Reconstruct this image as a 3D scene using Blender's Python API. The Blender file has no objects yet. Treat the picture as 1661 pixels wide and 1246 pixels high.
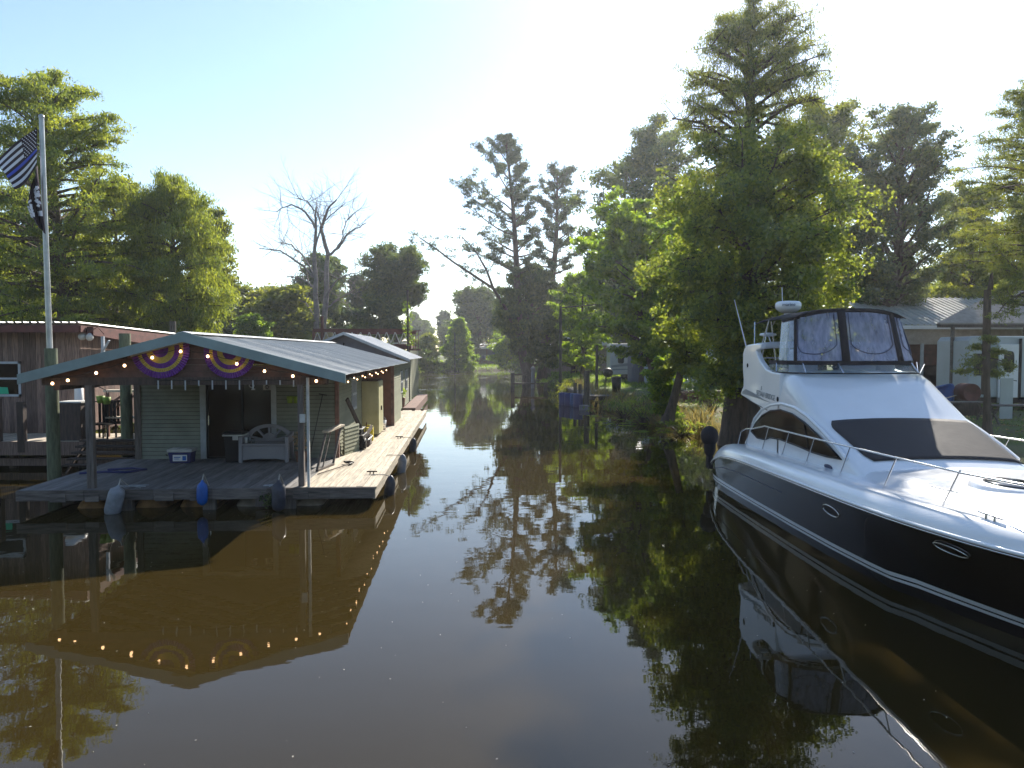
import bpy, bmesh, math, random
import numpy as np
from mathutils import Vector, Matrix
PI = math.pi
SC = bpy.context.scene
C = SC.collection
# ------------------------------------------------------------------ camera, sky, sun, exposure
F, HC, HY = 1200.0, 3.3, 570.0          # focal length in photo pixels, camera height, horizon row
PITCH = math.atan((623 - HY) / F)
cd = bpy.data.cameras.new('camera'); cam = bpy.data.objects.new('camera', cd); C.objects.link(cam)
cam.location = (0, 0, HC); cam.rotation_euler = (PI / 2 - PITCH, 0, 0)
cd.sensor_width = 36; cd.lens = F / 1661 * 36; cd.clip_start = .1; cd.clip_end = 6000
SC.camera = cam
SUN_AZ, SUN_EL = math.radians(17.8), math.radians(33.4)     # azimuth right of +Y
w = bpy.data.worlds.new('World'); SC.world = w; w.use_nodes = True
nt = w.node_tree; bg = nt.nodes['Background']
sky = nt.nodes.new('ShaderNodeTexSky'); sky.sky_type = 'NISHITA'; sky.sun_disc = False
sky.sun_elevation = SUN_EL; sky.sun_rotation = SUN_AZ
sky.air_density = 1.0; sky.dust_density = .2; sky.ozone_density = 1.3; sky.altitude = 10
nt.links.new(sky.outputs[0], bg.inputs[0]); bg.inputs[1].default_value = .09
sl = bpy.data.lights.new('sun', 'SUN'); sl.energy = 4.2; sl.angle = math.radians(.6); sl.color = (1, .93, .82)
so = bpy.data.objects.new('sun', sl); C.objects.link(so)
sd = Vector((math.sin(SUN_AZ) * math.cos(SUN_EL), math.cos(SUN_AZ) * math.cos(SUN_EL), math.sin(SUN_EL)))
so.rotation_euler = sd.to_track_quat('Z', 'Y').to_euler(); so.location = (20, 60, 60)
SC.view_settings.view_transform = 'Standard'; SC.view_settings.look = 'None'
SC.view_settings.exposure = 1.3; SC.view_settings.gamma = 1
SC.cycles.max_bounces = 8; SC.cycles.transparent_max_bounces = 16
SC.cycles.transmission_bounces = 4; SC.cycles.diffuse_bounces = 3; SC.cycles.glossy_bounces = 4
SC.cycles.caustics_reflective = False; SC.cycles.caustics_refractive = False

def P(px, py, z=None, y=None, x=None):
    """photo pixel -> world point on the plane z=, y= or x="""
    a = (px - 830.5) / F; b = -(py - 623) / F
    cp, sp = math.cos(PITCH), math.sin(PITCH)
    d = Vector((a, cp + b * sp, -sp + b * cp))
    if z is not None: t = (z - HC) / d.z
    elif y is not None: t = y / d.y
    else: t = x / d.x
    return Vector((0, 0, HC)) + d * t

# ------------------------------------------------------------------ materials
def mat(name, col, rough=.7, metal=0, spec=.5, var=.0, vscale=4, bump=0, bscale=20, tone=False, stretch=(1, 1, 1), coat=0, emit=None, col2=None, contrast=(.35, .65)):
    m = bpy.data.materials.new(name); m.use_nodes = True
    N = m.node_tree.nodes; L = m.node_tree.links; b = N['Principled BSDF']
    b.inputs['Roughness'].default_value = rough; b.inputs['Metallic'].default_value = metal
    b.inputs['Specular IOR Level'].default_value = spec; b.inputs['Coat Weight'].default_value = coat
    c = (*col, 1); b.inputs['Base Color'].default_value = c
    if var or col2 or bump:
        tc = N.new('ShaderNodeTexCoord'); mp = N.new('ShaderNodeMapping'); mp.inputs['Scale'].default_value = stretch
        L.new(tc.outputs['Object'], mp.inputs[0])
    out = None
    if var or col2:
        n = N.new('ShaderNodeTexNoise'); n.inputs['Scale'].default_value = vscale; n.inputs['Detail'].default_value = 6; n.inputs['Roughness'].default_value = .62
        L.new(mp.outputs[0], n.inputs['Vector'])
        r = N.new('ShaderNodeValToRGB'); L.new(n.outputs[0], r.inputs[0])
        e = r.color_ramp.elements; e[0].position, e[1].position = contrast
        e[0].color = (*(col2 if col2 else [v * (1 - var) for v in col]), 1); e[1].color = (*[min(1, v * (1 + var * .6)) for v in col], 1)
        out = r.outputs[0]
        rr = N.new('ShaderNodeMapRange'); rr.inputs[3].default_value = max(0, rough - .12); rr.inputs[4].default_value = min(1, rough + .12)
        L.new(n.outputs[0], rr.inputs[0]); L.new(rr.outputs[0], b.inputs['Roughness'])
    if tone:
        at = N.new('ShaderNodeAttribute'); at.attribute_name = 'tone'
        mx = N.new('ShaderNodeMix'); mx.data_type = 'RGBA'; mx.blend_type = 'MULTIPLY'; mx.inputs[0].default_value = 1
        if out: L.new(out, mx.inputs[6])
        else: mx.inputs[6].default_value = c
        L.new(at.outputs['Fac'], mx.inputs[7]); out = mx.outputs[2]
    if out: L.new(out, b.inputs['Base Color'])
    if bump:
        n2 = N.new('ShaderNodeTexNoise'); n2.inputs['Scale'].default_value = bscale; n2.inputs['Detail'].default_value = 5
        L.new(mp.outputs[0], n2.inputs['Vector']); bu = N.new('ShaderNodeBump'); bu.inputs['Strength'].default_value = bump
        bu.inputs['Distance'].default_value = .02; L.new(n2.outputs[0], bu.inputs['Height']); L.new(bu.outputs[0], b.inputs['Normal'])
    if emit:
        b.inputs['Emission Color'].default_value = (*emit[0], 1); b.inputs['Emission Strength'].default_value = emit[1]
    return m

def leafmat(name, col, trans, tw=.5, rough=.5, hue=.35):
    """leaf: diffuse + translucent + a little gloss; per-leaf tone shifts brightness and warmth"""
    m = bpy.data.materials.new(name); m.use_nodes = True
    N = m.node_tree.nodes; L = m.node_tree.links; N.remove(N['Principled BSDF']); o = N['Material Output']
    at = N.new('ShaderNodeAttribute'); at.attribute_name = 'tone'
    def tint(c):
        r = N.new('ShaderNodeValToRGB'); L.new(at.outputs['Fac'], r.inputs[0]); e = r.color_ramp.elements
        e[0].color = (c[0] * .45, c[1] * .55, c[2] * .9, 1); e[1].color = (c[0] * 1.55, c[1] * 1.35, c[2] * 1.0, 1); return r.outputs[0]
    d = N.new('ShaderNodeBsdfDiffuse'); t = N.new('ShaderNodeBsdfTranslucent'); g = N.new('ShaderNodeBsdfGlossy')
    g.inputs['Roughness'].default_value = rough; g.inputs['Color'].default_value = (.8, .85, .8, 1)
    L.new(tint(col), d.inputs[0]); L.new(tint(trans), t.inputs[0])
    a = N.new('ShaderNodeMixShader'); a.inputs[0].default_value = tw; L.new(d.outputs[0], a.inputs[1]); L.new(t.outputs[0], a.inputs[2])
    b = N.new('ShaderNodeMixShader'); b.inputs[0].default_value = .05; L.new(a.outputs[0], b.inputs[1]); L.new(g.outputs[0], b.inputs[2])
    L.new(b.outputs[0], o.inputs[0]); return m

def clearmat(name, tint=(.75, .8, .95), refl=.12, milk=.25, milkcol=(.5, .55, .7), rough=.08):
    m = bpy.data.materials.new(name); m.use_nodes = True
    N = m.node_tree.nodes; L = m.node_tree.links; N.remove(N['Principled BSDF']); o = N['Material Output']
    t = N.new('ShaderNodeBsdfTransparent'); t.inputs[0].default_value = (*tint, 1)
    g = N.new('ShaderNodeBsdfGlossy'); g.inputs['Roughness'].default_value = rough
    d = N.new('ShaderNodeBsdfDiffuse'); d.inputs[0].default_value = (*milkcol, 1)
    tl = N.new('ShaderNodeBsdfTranslucent'); tl.inputs[0].default_value = (*milkcol, 1)
    dd = N.new('ShaderNodeMixShader'); dd.inputs[0].default_value = .5; L.new(d.outputs[0], dd.inputs[1]); L.new(tl.outputs[0], dd.inputs[2])
    tc = N.new('ShaderNodeTexCoord'); n = N.new('ShaderNodeTexNoise'); n.inputs['Scale'].default_value = 4; n.inputs['Detail'].default_value = 4
    mp = N.new('ShaderNodeMapping'); mp.inputs['Scale'].default_value = (3, 3, .5); L.new(tc.outputs['Object'], mp.inputs[0]); L.new(mp.outputs[0], n.inputs['Vector'])
    mr = N.new('ShaderNodeMapRange'); mr.inputs[1].default_value = .3; mr.inputs[2].default_value = .7; mr.inputs[3].default_value = milk * .5; mr.inputs[4].default_value = milk * 1.5; L.new(n.outputs[0], mr.inputs[0])
    a = N.new('ShaderNodeMixShader'); L.new(mr.outputs[0], a.inputs[0]); L.new(t.outputs[0], a.inputs[1]); L.new(dd.outputs[0], a.inputs[2])
    bu = N.new('ShaderNodeBump'); bu.inputs['Strength'].default_value = .3; bu.inputs['Distance'].default_value = .03; L.new(n.outputs[0], bu.inputs['Height']); L.new(bu.outputs[0], g.inputs['Normal'])
    b = N.new('ShaderNodeMixShader'); b.inputs[0].default_value = refl; L.new(a.outputs[0], b.inputs[1]); L.new(g.outputs[0], b.inputs[2])
    L.new(b.outputs[0], o.inputs[0]); return m

M = dict(
 wood=mat('weathered_wood', (.15, .125, .108), .85, var=.5, vscale=3, stretch=(6, .6, 6), tone=True, bump=.3, bscale=30),
 wood_x=mat('weathered_fascia', (.15, .125, .108), .85, var=.6, vscale=3, stretch=(.7, 7, 7), tone=True, bump=.3, bscale=30), wood_z=mat('weathered_post', (.15, .125, .108), .85, var=.5, vscale=3, stretch=(7, 7, .7), tone=True, bump=.3, bscale=30),
 wood_dark=mat('dark_wood', (.075, .052, .042), .85, var=.5, vscale=5, stretch=(5, 5, .7), tone=True, bump=.3),
 wood_red=mat('red_brown_wood', (.19, .10, .075), .8, var=.4, vscale=6, tone=True, bump=.2),
 wood_grey=mat('grey_boards', (.25, .165, .13), .9, var=.55, vscale=4, stretch=(9, 9, .6), tone=True, bump=.4),
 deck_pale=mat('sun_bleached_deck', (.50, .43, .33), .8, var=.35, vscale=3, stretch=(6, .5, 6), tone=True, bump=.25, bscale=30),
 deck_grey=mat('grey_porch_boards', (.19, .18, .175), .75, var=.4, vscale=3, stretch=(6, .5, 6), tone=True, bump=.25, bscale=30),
 green_post=mat('treated_piling', (.13, .145, .085), .85, var=.45, vscale=5, stretch=(3, 3, .5), bump=.4),
 piling=mat('dark_piling', (.09, .075, .06), .9, var=.5, vscale=5, stretch=(3, 3, .5), bump=.4),
 siding=mat('sage_siding', (.24, .245, .165), .65, var=.16, vscale=2, tone=True),
 siding_front=mat('green_grey_siding', (.225, .245, .19), .65, var=.2, vscale=2, tone=True),
 trim=mat('pale_trim', (.42, .45, .47), .6, var=.15, vscale=5),
 fascia=mat('grey_green_fascia', (.25, .32, .31), .5, var=.15, vscale=2),
 roof=mat('ribbed_metal_roof', (.42, .42, .39), .45, metal=.1, var=.22, vscale=1.1, stretch=(.35, 2, 1), tone=True),
 roof_white=mat('white_metal_roof', (.62, .62, .60), .5, metal=.2, var=.2, vscale=1),
 black=mat('black_plastic', (.012, .012, .014), .5, var=.3, spec=.25), black_rub=mat('black_rubber', (.02, .02, .022), .55, var=.4, vscale=10),
 glass=mat('dark_glass', (.016, .010, .007), .05, spec=.09), blueglass=mat('blue_black_glass', (.02, .025, .03), .08, spec=.7),
 white=mat('white_paint', (.72, .72, .70), .45, var=.08), offwhite=mat('aged_white', (.55, .54, .50), .6, var=.2),
 gel=mat('white_gelcoat', (.78, .79, .80), .22, var=.05, vscale=.8, coat=.3), gelblack=mat('black_gelcoat', (.006, .004, .0035), .06, coat=.0, spec=.5, bump=.04, bscale=1.2),
 grey_stripe=mat('grey_stripe', (.22, .25, .27), .4), steel=mat('stainless', (.62, .62, .62), .22, metal=1),
 canvas=mat('black_canvas', (.022, .017, .02), .85, var=.3, vscale=12), meshcover=mat('windscreen_cover', (.024, .020, .021), .7, var=.2, vscale=3, bump=.2, bscale=6),
 vinyl=clearmat('clear_vinyl', (.62, .64, .80), .12, .50, (.46, .47, .66), .12), vinyl_wrinkled=clearmat('wrinkled_vinyl', (.6, .65, .7), .3, .4, (.45, .5, .55), .2),
 acrylic=clearmat('acrylic', (.72, .78, .78), .10, .12, (.4, .45, .45), .04),
 seam=mat('vinyl_seam', (.05, .055, .10), .6), resin=mat('grey_resin', (.26, .25, .265), .55, var=.08),
 cream=mat('cream_locker', (.42, .39, .22), .5, var=.15, vscale=2), lock2=mat('cream_locker_door', (.50, .47, .27), .5, var=.12),
 purple=mat('purple_cloth', (.14, .03, .25), .8, var=.25, vscale=14, tone=True), gold=mat('gold_cloth', (.48, .38, .07), .8, var=.2, vscale=14, tone=True),
 navy=mat('navy_plastic', (.02, .025, .12), .5), dull_blue=mat('faded_blue_plastic', (.02, .07, .20), .6, var=.4, vscale=6), blue=mat('blue_plastic', (.012, .11, .42), .45, var=.3), yellow=mat('yellow_plastic', (.62, .50, .03), .5),
 green_cup=mat('lime_pot', (.20, .30, .03), .6), orange_float=mat('stained_foam', (.30, .16, .06), .8, var=.6, vscale=3, col2=(.10, .05, .02), bump=.3), pale_float=mat('grey_foam', (.30, .25, .20), .8, var=.5, vscale=3, bump=.3),
 fender_d=mat('dark_fender', (.035, .04, .06), .5, var=.5, vscale=7), fender_l=mat('grey_fender', (.24, .25, .27), .55, var=.3),
 rope=mat('rope', (.45, .42, .36), .9), cable=mat('cable', (.02, .02, .02), .7),
 bulb=mat('warm_bulb', (.9, .7, .5), .4, emit=((1, .60, .30), 4)), bark=mat('bark', (.105, .075, .055), .95, var=.5, vscale=3, stretch=(3, 3, .6), bump=.9, bscale=9),
 bark_pine=mat('pine_bark', (.12, .085, .075), .95, var=.5, vscale=2, stretch=(3, 3, .8), bump=.9, bscale=8), deadbark=mat('bare_bark', (.20, .17, .16), .9, var=.3),
 brown_wall=mat('brown_panel', (.20, .085, .05), .8, var=.3, vscale=2), grey_wall=mat('grey_violet_wall', (.17, .165, .19), .75, var=.1), rust=mat('rusty_red_steel', (.13, .045, .035), .75, var=.4, vscale=4),
 red=mat('red_plastic', (.35, .03, .02), .6), tan=mat('tan_wall', (.33, .28, .23), .8, var=.2), concrete=mat('concrete', (.33, .31, .28), .9, var=.3, vscale=2),
 flagwhite=mat('flag_white', (.72, .70, .74), .9), flagblack=mat('flag_black', (.035, .02, .028), .9), flagblue=mat('flag_blue', (.07, .10, .48), .9),
 teal=mat('teal_cloth', (.02, .42, .22), .7), terracotta=mat('terracotta', (.22, .10, .06), .85, var=.3), rv=mat('trailer_white', (.42, .46, .47), .4, var=.1, vscale=1), galv=mat('galvanised', (.42, .43, .42), .4, metal=.6, var=.2),
)
LM = dict(
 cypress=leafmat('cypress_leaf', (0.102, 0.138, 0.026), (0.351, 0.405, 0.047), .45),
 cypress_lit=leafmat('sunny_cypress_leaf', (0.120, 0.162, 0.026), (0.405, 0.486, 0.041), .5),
 broad=leafmat('broad_leaf', (0.090, 0.150, 0.018), (0.378, 0.567, 0.027), .55, .35),
 dark=leafmat('dark_leaf', (0.054, 0.084, 0.026), (0.176, 0.257, 0.041), .4, .4),
 oak=leafmat('oak_leaf', (.075, .10, .045), (.22, .28, .07), .4, .4),
 pine=leafmat('pine_needle', (0.072, 0.102, 0.060), (0.189, 0.243, 0.095), .3),
 vine=leafmat('vine_leaf', (.095, .13, .03), (.40, .50, .05), .45, .35),
 far=leafmat('far_leaf', (0.072, 0.108, 0.042), (0.216, 0.297, 0.068), .4),
 reed=leafmat('reed_blade', (0.204, 0.168, 0.072), (0.405, 0.351, 0.108), .4), grass=leafmat('grass_blade', (0.084, 0.138, 0.024), (0.324, 0.486, 0.041), .45), dry=leafmat('dry_leaf', (0.360, 0.264, 0.156), (0.540, 0.405, 0.203), .3),
)

# ------------------------------------------------------------------ object helpers
def tag(o, label=None, cat=None, group=None, kind=None):
    if label: o['label'] = label
    if cat: o['category'] = cat
    if group: o['group'] = group
    if kind: o['kind'] = kind
    return o
def thing(name, label, cat, loc=(0, 0, 0), rz=0, group=None):
    o = bpy.data.objects.new(name, None); C.objects.link(o); o.location = loc; o.rotation_euler = (0, 0, rz); o.empty_display_size = .2
    return tag(o, label, cat, group)
def copy_tree(o, parent=None):
    c = o.copy(); C.objects.link(c)
    if parent: c.parent = parent
    for ch in list(o.children): copy_tree(ch, c)
    return c

class MB:
    def __init__(s): s.v = []; s.f = []; s.m = []; s.t = []; s.sm = []
    def add(s, vs, fs, mi=0, tone=1.0, smooth=False):
        k = len(s.v); s.v += [tuple(v) for v in vs]
        for f in fs: s.f.append([i + k for i in f]); s.m.append(mi); s.t.append(tone); s.sm.append(smooth)
        return s
    def box(s, x0, x1, y0, y1, z0, z1, mi=0, tone=1.0, R=None, o=(0, 0, 0)):
        vs = [Vector((x, y, z)) for z in (z0, z1) for y in (y0, y1) for x in (x0, x1)]
        if R is not None: vs = [R @ v + Vector(o) for v in vs]
        return s.add(vs, [(0, 2, 3, 1), (4, 5, 7, 6), (0, 1, 5, 4), (2, 6, 7, 3), (0, 4, 6, 2), (1, 3, 7, 5)], mi, tone)
    def bar(s, a, b, w, h=None, mi=0, tone=1.0, up=(0, 0, 1)):
        a = Vector(a); b = Vector(b); h = h or w; d = (b - a).normalized(); u = Vector(up)
        if abs(d.dot(u)) > .98: u = Vector((0, 1, 0))
        x = d.cross(u).normalized(); y = x.cross(d)
        vs = [p + x * (i * w / 2) + y * (j * h / 2) for p in (a, b) for i, j in ((-1, -1), (1, -1), (1, 1), (-1, 1))]
        return s.add(vs, [(0, 1, 2, 3), (7, 6, 5, 4), (0, 4, 5, 1), (1, 5, 6, 2), (2, 6, 7, 3), (3, 7, 4, 0)], mi, tone)
    def tube(s, pts, r, n=8, mi=0, tone=1.0, caps=True, smooth=True):
        pts = [Vector(p) for p in pts]; rs = r if isinstance(r, (list, tuple)) else [r] * len(pts)
        rings = []; u = None
        for i, p in enumerate(pts):
            d = (pts[min(i + 1, len(pts) - 1)] - pts[max(i - 1, 0)]).normalized()
            if u is None: u = d.orthogonal().normalized()
            u = (u - d * u.dot(d)).normalized(); v = d.cross(u)
            rings.append([p + (u * math.cos(2 * PI * k / n) + v * math.sin(2 * PI * k / n)) * rs[i] for k in range(n)])
        vs = [q for R in rings for q in R]; fs = []
        for i in range(len(pts) - 1):
            for k in range(n): fs.append((i * n + k, i * n + (k + 1) % n, (i + 1) * n + (k + 1) % n, (i + 1) * n + k))
        s.add(vs, fs, mi, tone, smooth)
        if caps: 
            s.add(rings[0], [tuple(range(n))[::-1]], mi, tone); s.add(rings[-1], [tuple(range(n))], mi, tone)
        return s
    def lathe(s, prof, n=16, o=(0, 0, 0), R=None, mi=0, tone=1.0, smooth=True, sx=1, sy=1):
        vs = []
        for r, z in prof:
            for k in range(n):
                v = Vector((r * math.cos(2 * PI * k / n) * sx, r * math.sin(2 * PI * k / n) * sy, z))
                if R is not None: v = R @ v
                vs.append(v + Vector(o))
        fs = [(i * n + k, i * n + (k + 1) % n, (i + 1) * n + (k + 1) % n, (i + 1) * n + k) for i in range(len(prof) - 1) for k in range(n)]
        return s.add(vs, fs, mi, tone, smooth)
    def ball(s, c, rx, ry=None, rz=None, n=14, m=8, mi=0, tone=1.0):
        ry = ry or rx; rz = rz or rx
        prof = [(math.sin(PI * i / m) or 1e-4, -math.cos(PI * i / m)) for i in range(m + 1)]
        vs = []; 
        for r, z in prof:
            for k in range(n): vs.append((c[0] + rx * r * math.cos(2 * PI * k / n), c[1] + ry * r * math.sin(2 * PI * k / n), c[2] + rz * z))
        fs = [(i * n + k, i * n + (k + 1) % n, (i + 1) * n + (k + 1) % n, (i + 1) * n + k) for i in range(m) for k in range(n)]
        return s.add(vs, fs, mi, tone, True)
    def grid(s, rows, mi=0, tone=1.0, smooth=True):
        n = len(rows[0]); vs = [p for r in rows for p in r]
        return s.add(vs, [(i * n + j, i * n + j + 1, (i + 1) * n + j + 1, (i + 1) * n + j) for i in range(len(rows) - 1) for j in range(n - 1)], mi, tone, smooth)
    def prism(s, poly, ext, mi=0, tone=1.0):
        """closed polygon (3-D points) extruded by vector ext"""
        a = [Vector(p) for p in poly]; b = [p + Vector(ext) for p in a]; n = len(a)
        return s.add(a + b, [tuple(range(n))[::-1], tuple(range(n, 2 * n))] + [(i, (i + 1) % n, n + (i + 1) % n, n + i) for i in range(n)], mi, tone)
    def build(s, name, mats, parent=None, loc=None, rz=None, bevel=0, recalc=True, solid=0):
        if not isinstance(mats, (list, tuple)): mats = [mats]
        me = bpy.data.meshes.new(name); me.from_pydata(s.v, [], s.f)
        for m_ in mats: me.materials.append(m_)
        me.polygons.foreach_set('material_index', s.m); me.polygons.foreach_set('use_smooth', s.sm)
        if recalc:
            bm = bmesh.new(); bm.from_mesh(me); bmesh.ops.recalc_face_normals(bm, faces=bm.faces); bm.to_mesh(me); bm.free()
        at = me.attributes.new('tone', 'FLOAT', 'FACE'); at.data.foreach_set('value', s.t)
        me.update()
        o = bpy.data.objects.new(name, me); C.objects.link(o)
        if parent: o.parent = parent
        if loc is not None: o.location = loc
        if rz is not None: o.rotation_euler = (0, 0, rz)
        if solid: md = o.modifiers.new('solid', 'SOLIDIFY'); md.thickness = solid; md.offset = 0
        if bevel:
            md = o.modifiers.new('bevel', 'BEVEL'); md.width = bevel; md.segments = 2; md.limit_method = 'ANGLE'; md.angle_limit = math.radians(40)
        return o
def solo(o, label, cat, group=None): return tag(o, label, cat, group)
def text(s, name, m, parent, size, Mx, ext=.002, shear=0):
    cu = bpy.data.curves.new(name, 'FONT'); cu.body = s; cu.size = size; cu.extrude = ext; cu.shear = shear; cu.align_x = 'CENTER'; cu.align_y = 'CENTER'
    t = bpy.data.objects.new(name, cu); C.objects.link(t); dg = bpy.context.evaluated_depsgraph_get()
    me = bpy.data.meshes.new_from_object(t.evaluated_get(dg)); bpy.data.objects.remove(t)
    me.transform(Mx); me.materials.clear(); me.materials.append(m); o = bpy.data.objects.new(name, me); C.objects.link(o)
    if parent: o.parent = parent
    return o

# ------------------------------------------------------------------ foliage
def leaves(name, cen, spread, n, size, m, parent, rng, droop=0., aspect=2.2, tonebias=None, loc=(0, 0, 0)):
    """n leaf rhombs round each clump centre -> one mesh"""
    cen = np.asarray(cen, float) - np.asarray(loc, float); K = len(cen)
    sp = np.asarray(spread, float)
    if sp.ndim == 1: sp = np.tile(sp, (K, 1))
    ct = rng.uniform(.1, .9, K) if tonebias is None else np.clip(tonebias + rng.normal(0, .15, K), 0, 1)
    idx = np.repeat(np.arange(K), n); T = len(idx)
    off = rng.normal(0, 1, (T, 3)); off /= (np.linalg.norm(off, axis=1, keepdims=True) + 1e-6); off *= rng.uniform(0, 1, (T, 1)) ** .45
    p = cen[idx] + off * sp[idx]
    d = rng.normal(0, 1, (T, 3)); d[:, 2] -= droop * 2; d /= np.linalg.norm(d, axis=1, keepdims=True)
    r2 = rng.normal(0, 1, (T, 3)); wv = np.cross(d, r2); wv /= (np.linalg.norm(wv, axis=1, keepdims=True) + 1e-6)
    L = size * rng.uniform(.6, 1.3, (T, 1)); W = L / aspect
    V = np.stack([p - d * L / 2, p + wv * W / 2 + d * L * .08, p + d * L / 2, p - wv * W / 2 + d * L * .08], 1).reshape(-1, 3)
    me = bpy.data.meshes.new(name); me.vertices.add(4 * T); me.vertices.foreach_set('co', V.ravel().astype(np.float32))
    me.loops.add(4 * T); me.loops.foreach_set('vertex_index', np.arange(4 * T, dtype=np.int32))
    me.polygons.add(T); me.polygons.foreach_set('loop_start', np.arange(0, 4 * T, 4, dtype=np.int32)); me.polygons.foreach_set('loop_total', np.full(T, 4, dtype=np.int32))
    me.materials.append(m); at = me.attributes.new('tone', 'FLOAT', 'FACE')
    at.data.foreach_set('value', np.clip(ct[idx] + rng.normal(0, .14, T), 0, 1).astype(np.float32)); me.update(calc_edges=True)
    o = bpy.data.objects.new(name, me); C.objects.link(o)
    if parent: o.parent = parent
    return o

def prof_fn(prof, px0, y):
    """silhouette rows (py, left px, right px) -> z -> (left reach, right reach)"""
    rows = sorted([(P(px0, r[0], y=y).z, max(.1, (px0 - r[1]) / F * y), max(.1, (r[2] - px0) / F * y)) for r in prof])
    zs = [r[0] for r in rows]; l = [r[1] for r in rows]; rr = [r[2] for r in rows]
    return (lambda z: (float(np.interp(z, zs, l)), float(np.interp(z, zs, rr)))), zs[0], zs[-1]

def tree(name, label, cat, px0, y, prof, m, barkm, zg=.6, tr=.3, nlimb=50, nsub=6, nleaf=30, leaf=.16, clump=.45, e0=.5, e1=.9, droop=.1, sag=.15,
         lean=0, seed=1, aspect=2.2, zf=None, group=None, toppx=None, extra=(), bare=0, flat=.6, basepx=None, wob=.02, fill=.3, depth=.85, tone=None, limbr=.3, path=None, zpow=.9):
    rng = np.random.default_rng(seed); f, z0, z1 = prof_fn(prof, px0, y)
    bx = P(basepx if basepx else px0, 570, y=y).x; tx = P(toppx if toppx else px0, 570, y=y).x; H = z1 - zg
    root = thing(name, label, cat, (bx, y, zg - .1), 0, group); o = Vector((bx, y, zg - .1))
    mid = P(px0, 570, y=y).x
    def axis(z):
        t = (z - zg) / H
        if path: return Vector((float(np.interp(z, [q[1] for q in path], [q[0] for q in path])), y, z)) - o
        x = bx + (mid - bx) * min(1, t * 2.0) + (tx - mid) * max(0, t * 1.5 - .5)
        return Vector((x + math.sin(t * 9 + seed) * wob * H * .3, y + math.sin(t * 7 + seed * 2) * wob * H * .3, z)) - o
    tb = MB(); N = 14
    tp = [axis(zg - .1 + (H * .97) * i / N) for i in range(N + 1)]
    tb.tube(tp, [tr * (1.45 if i == 0 else 1.12 if i == 1 else 1) * (1 - .9 * i / N) + .015 for i in range(N + 1)], 10)
    zs = zf if zf is not None else z0
    cen = []; spr = []; lb = MB()
    def limb(p0, az, el, L, r0, n2):
        d = Vector((math.cos(az) * math.cos(el), math.sin(az) * math.cos(el), math.sin(el))); pts = [p0]; S = 6
        for i in range(S):
            d = (d + Vector((rng.normal(0, .12), rng.normal(0, .12), rng.normal(0, .08) - sag * .25))).normalized(); pts.append(pts[-1] + d * L / S)
        lb.tube(pts, [r0 * (1 - .85 * i / S) + .006 for i in range(S + 1)], 5, caps=False)
        for k in range(n2):
            t = rng.uniform(fill, 1.0); a = t * S; i = min(S - 1, int(a)); q = pts[i].lerp(pts[i + 1], a - i)
            dd = (pts[i + 1] - pts[i]).normalized(); sd_ = Vector((rng.normal(0, 1), rng.normal(0, 1), rng.normal(0, .5)))
            dd = (dd * .6 + sd_.normalized() * .8).normalized(); l2 = L * rng.uniform(.12, .32) * (1.15 - t * .5)
            e = q + dd * l2 + Vector((0, 0, -sag * l2 * .4))
            lb.tube([q, q.lerp(e, .5) + Vector((0, 0, .04 * l2)), e], [r0 * .22 + .004, r0 * .12 + .004, .004], 4, caps=False)
            for c, s_ in ((e, 1.), (q.lerp(e, .5), .8)):
                cen.append(c); spr.append((clump * s_ * rng.uniform(.6, 1.35), clump * s_ * rng.uniform(.6, 1.35), clump * s_ * flat * rng.uniform(.6, 1.3)))
        cen.append(pts[-1]); spr.append((clump * .8, clump * .8, clump * flat * .8))
    for i in range(nlimb):
        t = (i + rng.uniform(0, 1)) / nlimb; z = zs + (z1 - zs) * t ** zpow; az = i * 2.399963 + rng.uniform(-.4, .4); az = math.atan2(math.sin(az) * .8, math.cos(az))
        el = e0 + (e1 - e0) * t + rng.normal(0, .12); rl, rr = f(min(z1, z + .0))
        ax = rr if math.cos(az) > 0 else rl; ay = (rl + rr) / 2 * depth
        R = 1 / math.sqrt((math.cos(az) / ax) ** 2 + (math.sin(az) / ay) ** 2) * (rng.uniform(.45, .8) if rng.random() < .33 else rng.uniform(.85, 1.1))
        L = max(.3, R / max(.35, math.cos(el)) * .95 if el < 1.1 else R)
        zz = z - math.sin(el) * L * .75
        zz = min(max(zz, zs * .55 + zg * .45), z1 - .05 * H); p0 = axis(zz)
        limb(p0, az, el, L * .93, tr * limbr * (1.05 - .7 * (zz - zg) / H), nsub)
    for ex in extra:      # limbs measured in the photo: list of px,py,depth offset
        pts = [P(a, b, y=y + c) - o for a, b, c in ex[0]]; r = ex[1]; S = len(pts) - 1
        lb.tube(pts, [r * (1 - .8 * i / S) + .01 for i in range(S + 1)], 6, caps=False)
        for k in range(ex[2]):
            t = rng.uniform(ex[3], 1) * S; i = min(S - 1, int(t)); q = pts[i].lerp(pts[i + 1], t - i)
            e = q + Vector((rng.normal(0, 1), rng.normal(0, 1), rng.normal(.2, .8))) * ex[4]
            lb.tube([q, e], [.02, .006], 4, caps=False); cen.append(e); spr.append((clump, clump, clump * flat))
    tb.build('trunk', barkm, root, recalc=False); lb.build('limbs', barkm, root, recalc=False)
    if nleaf: leaves('foliage', [tuple(c) for c in cen], spr, nleaf, leaf, m, root, rng, droop, aspect, tone)
    return root
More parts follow.
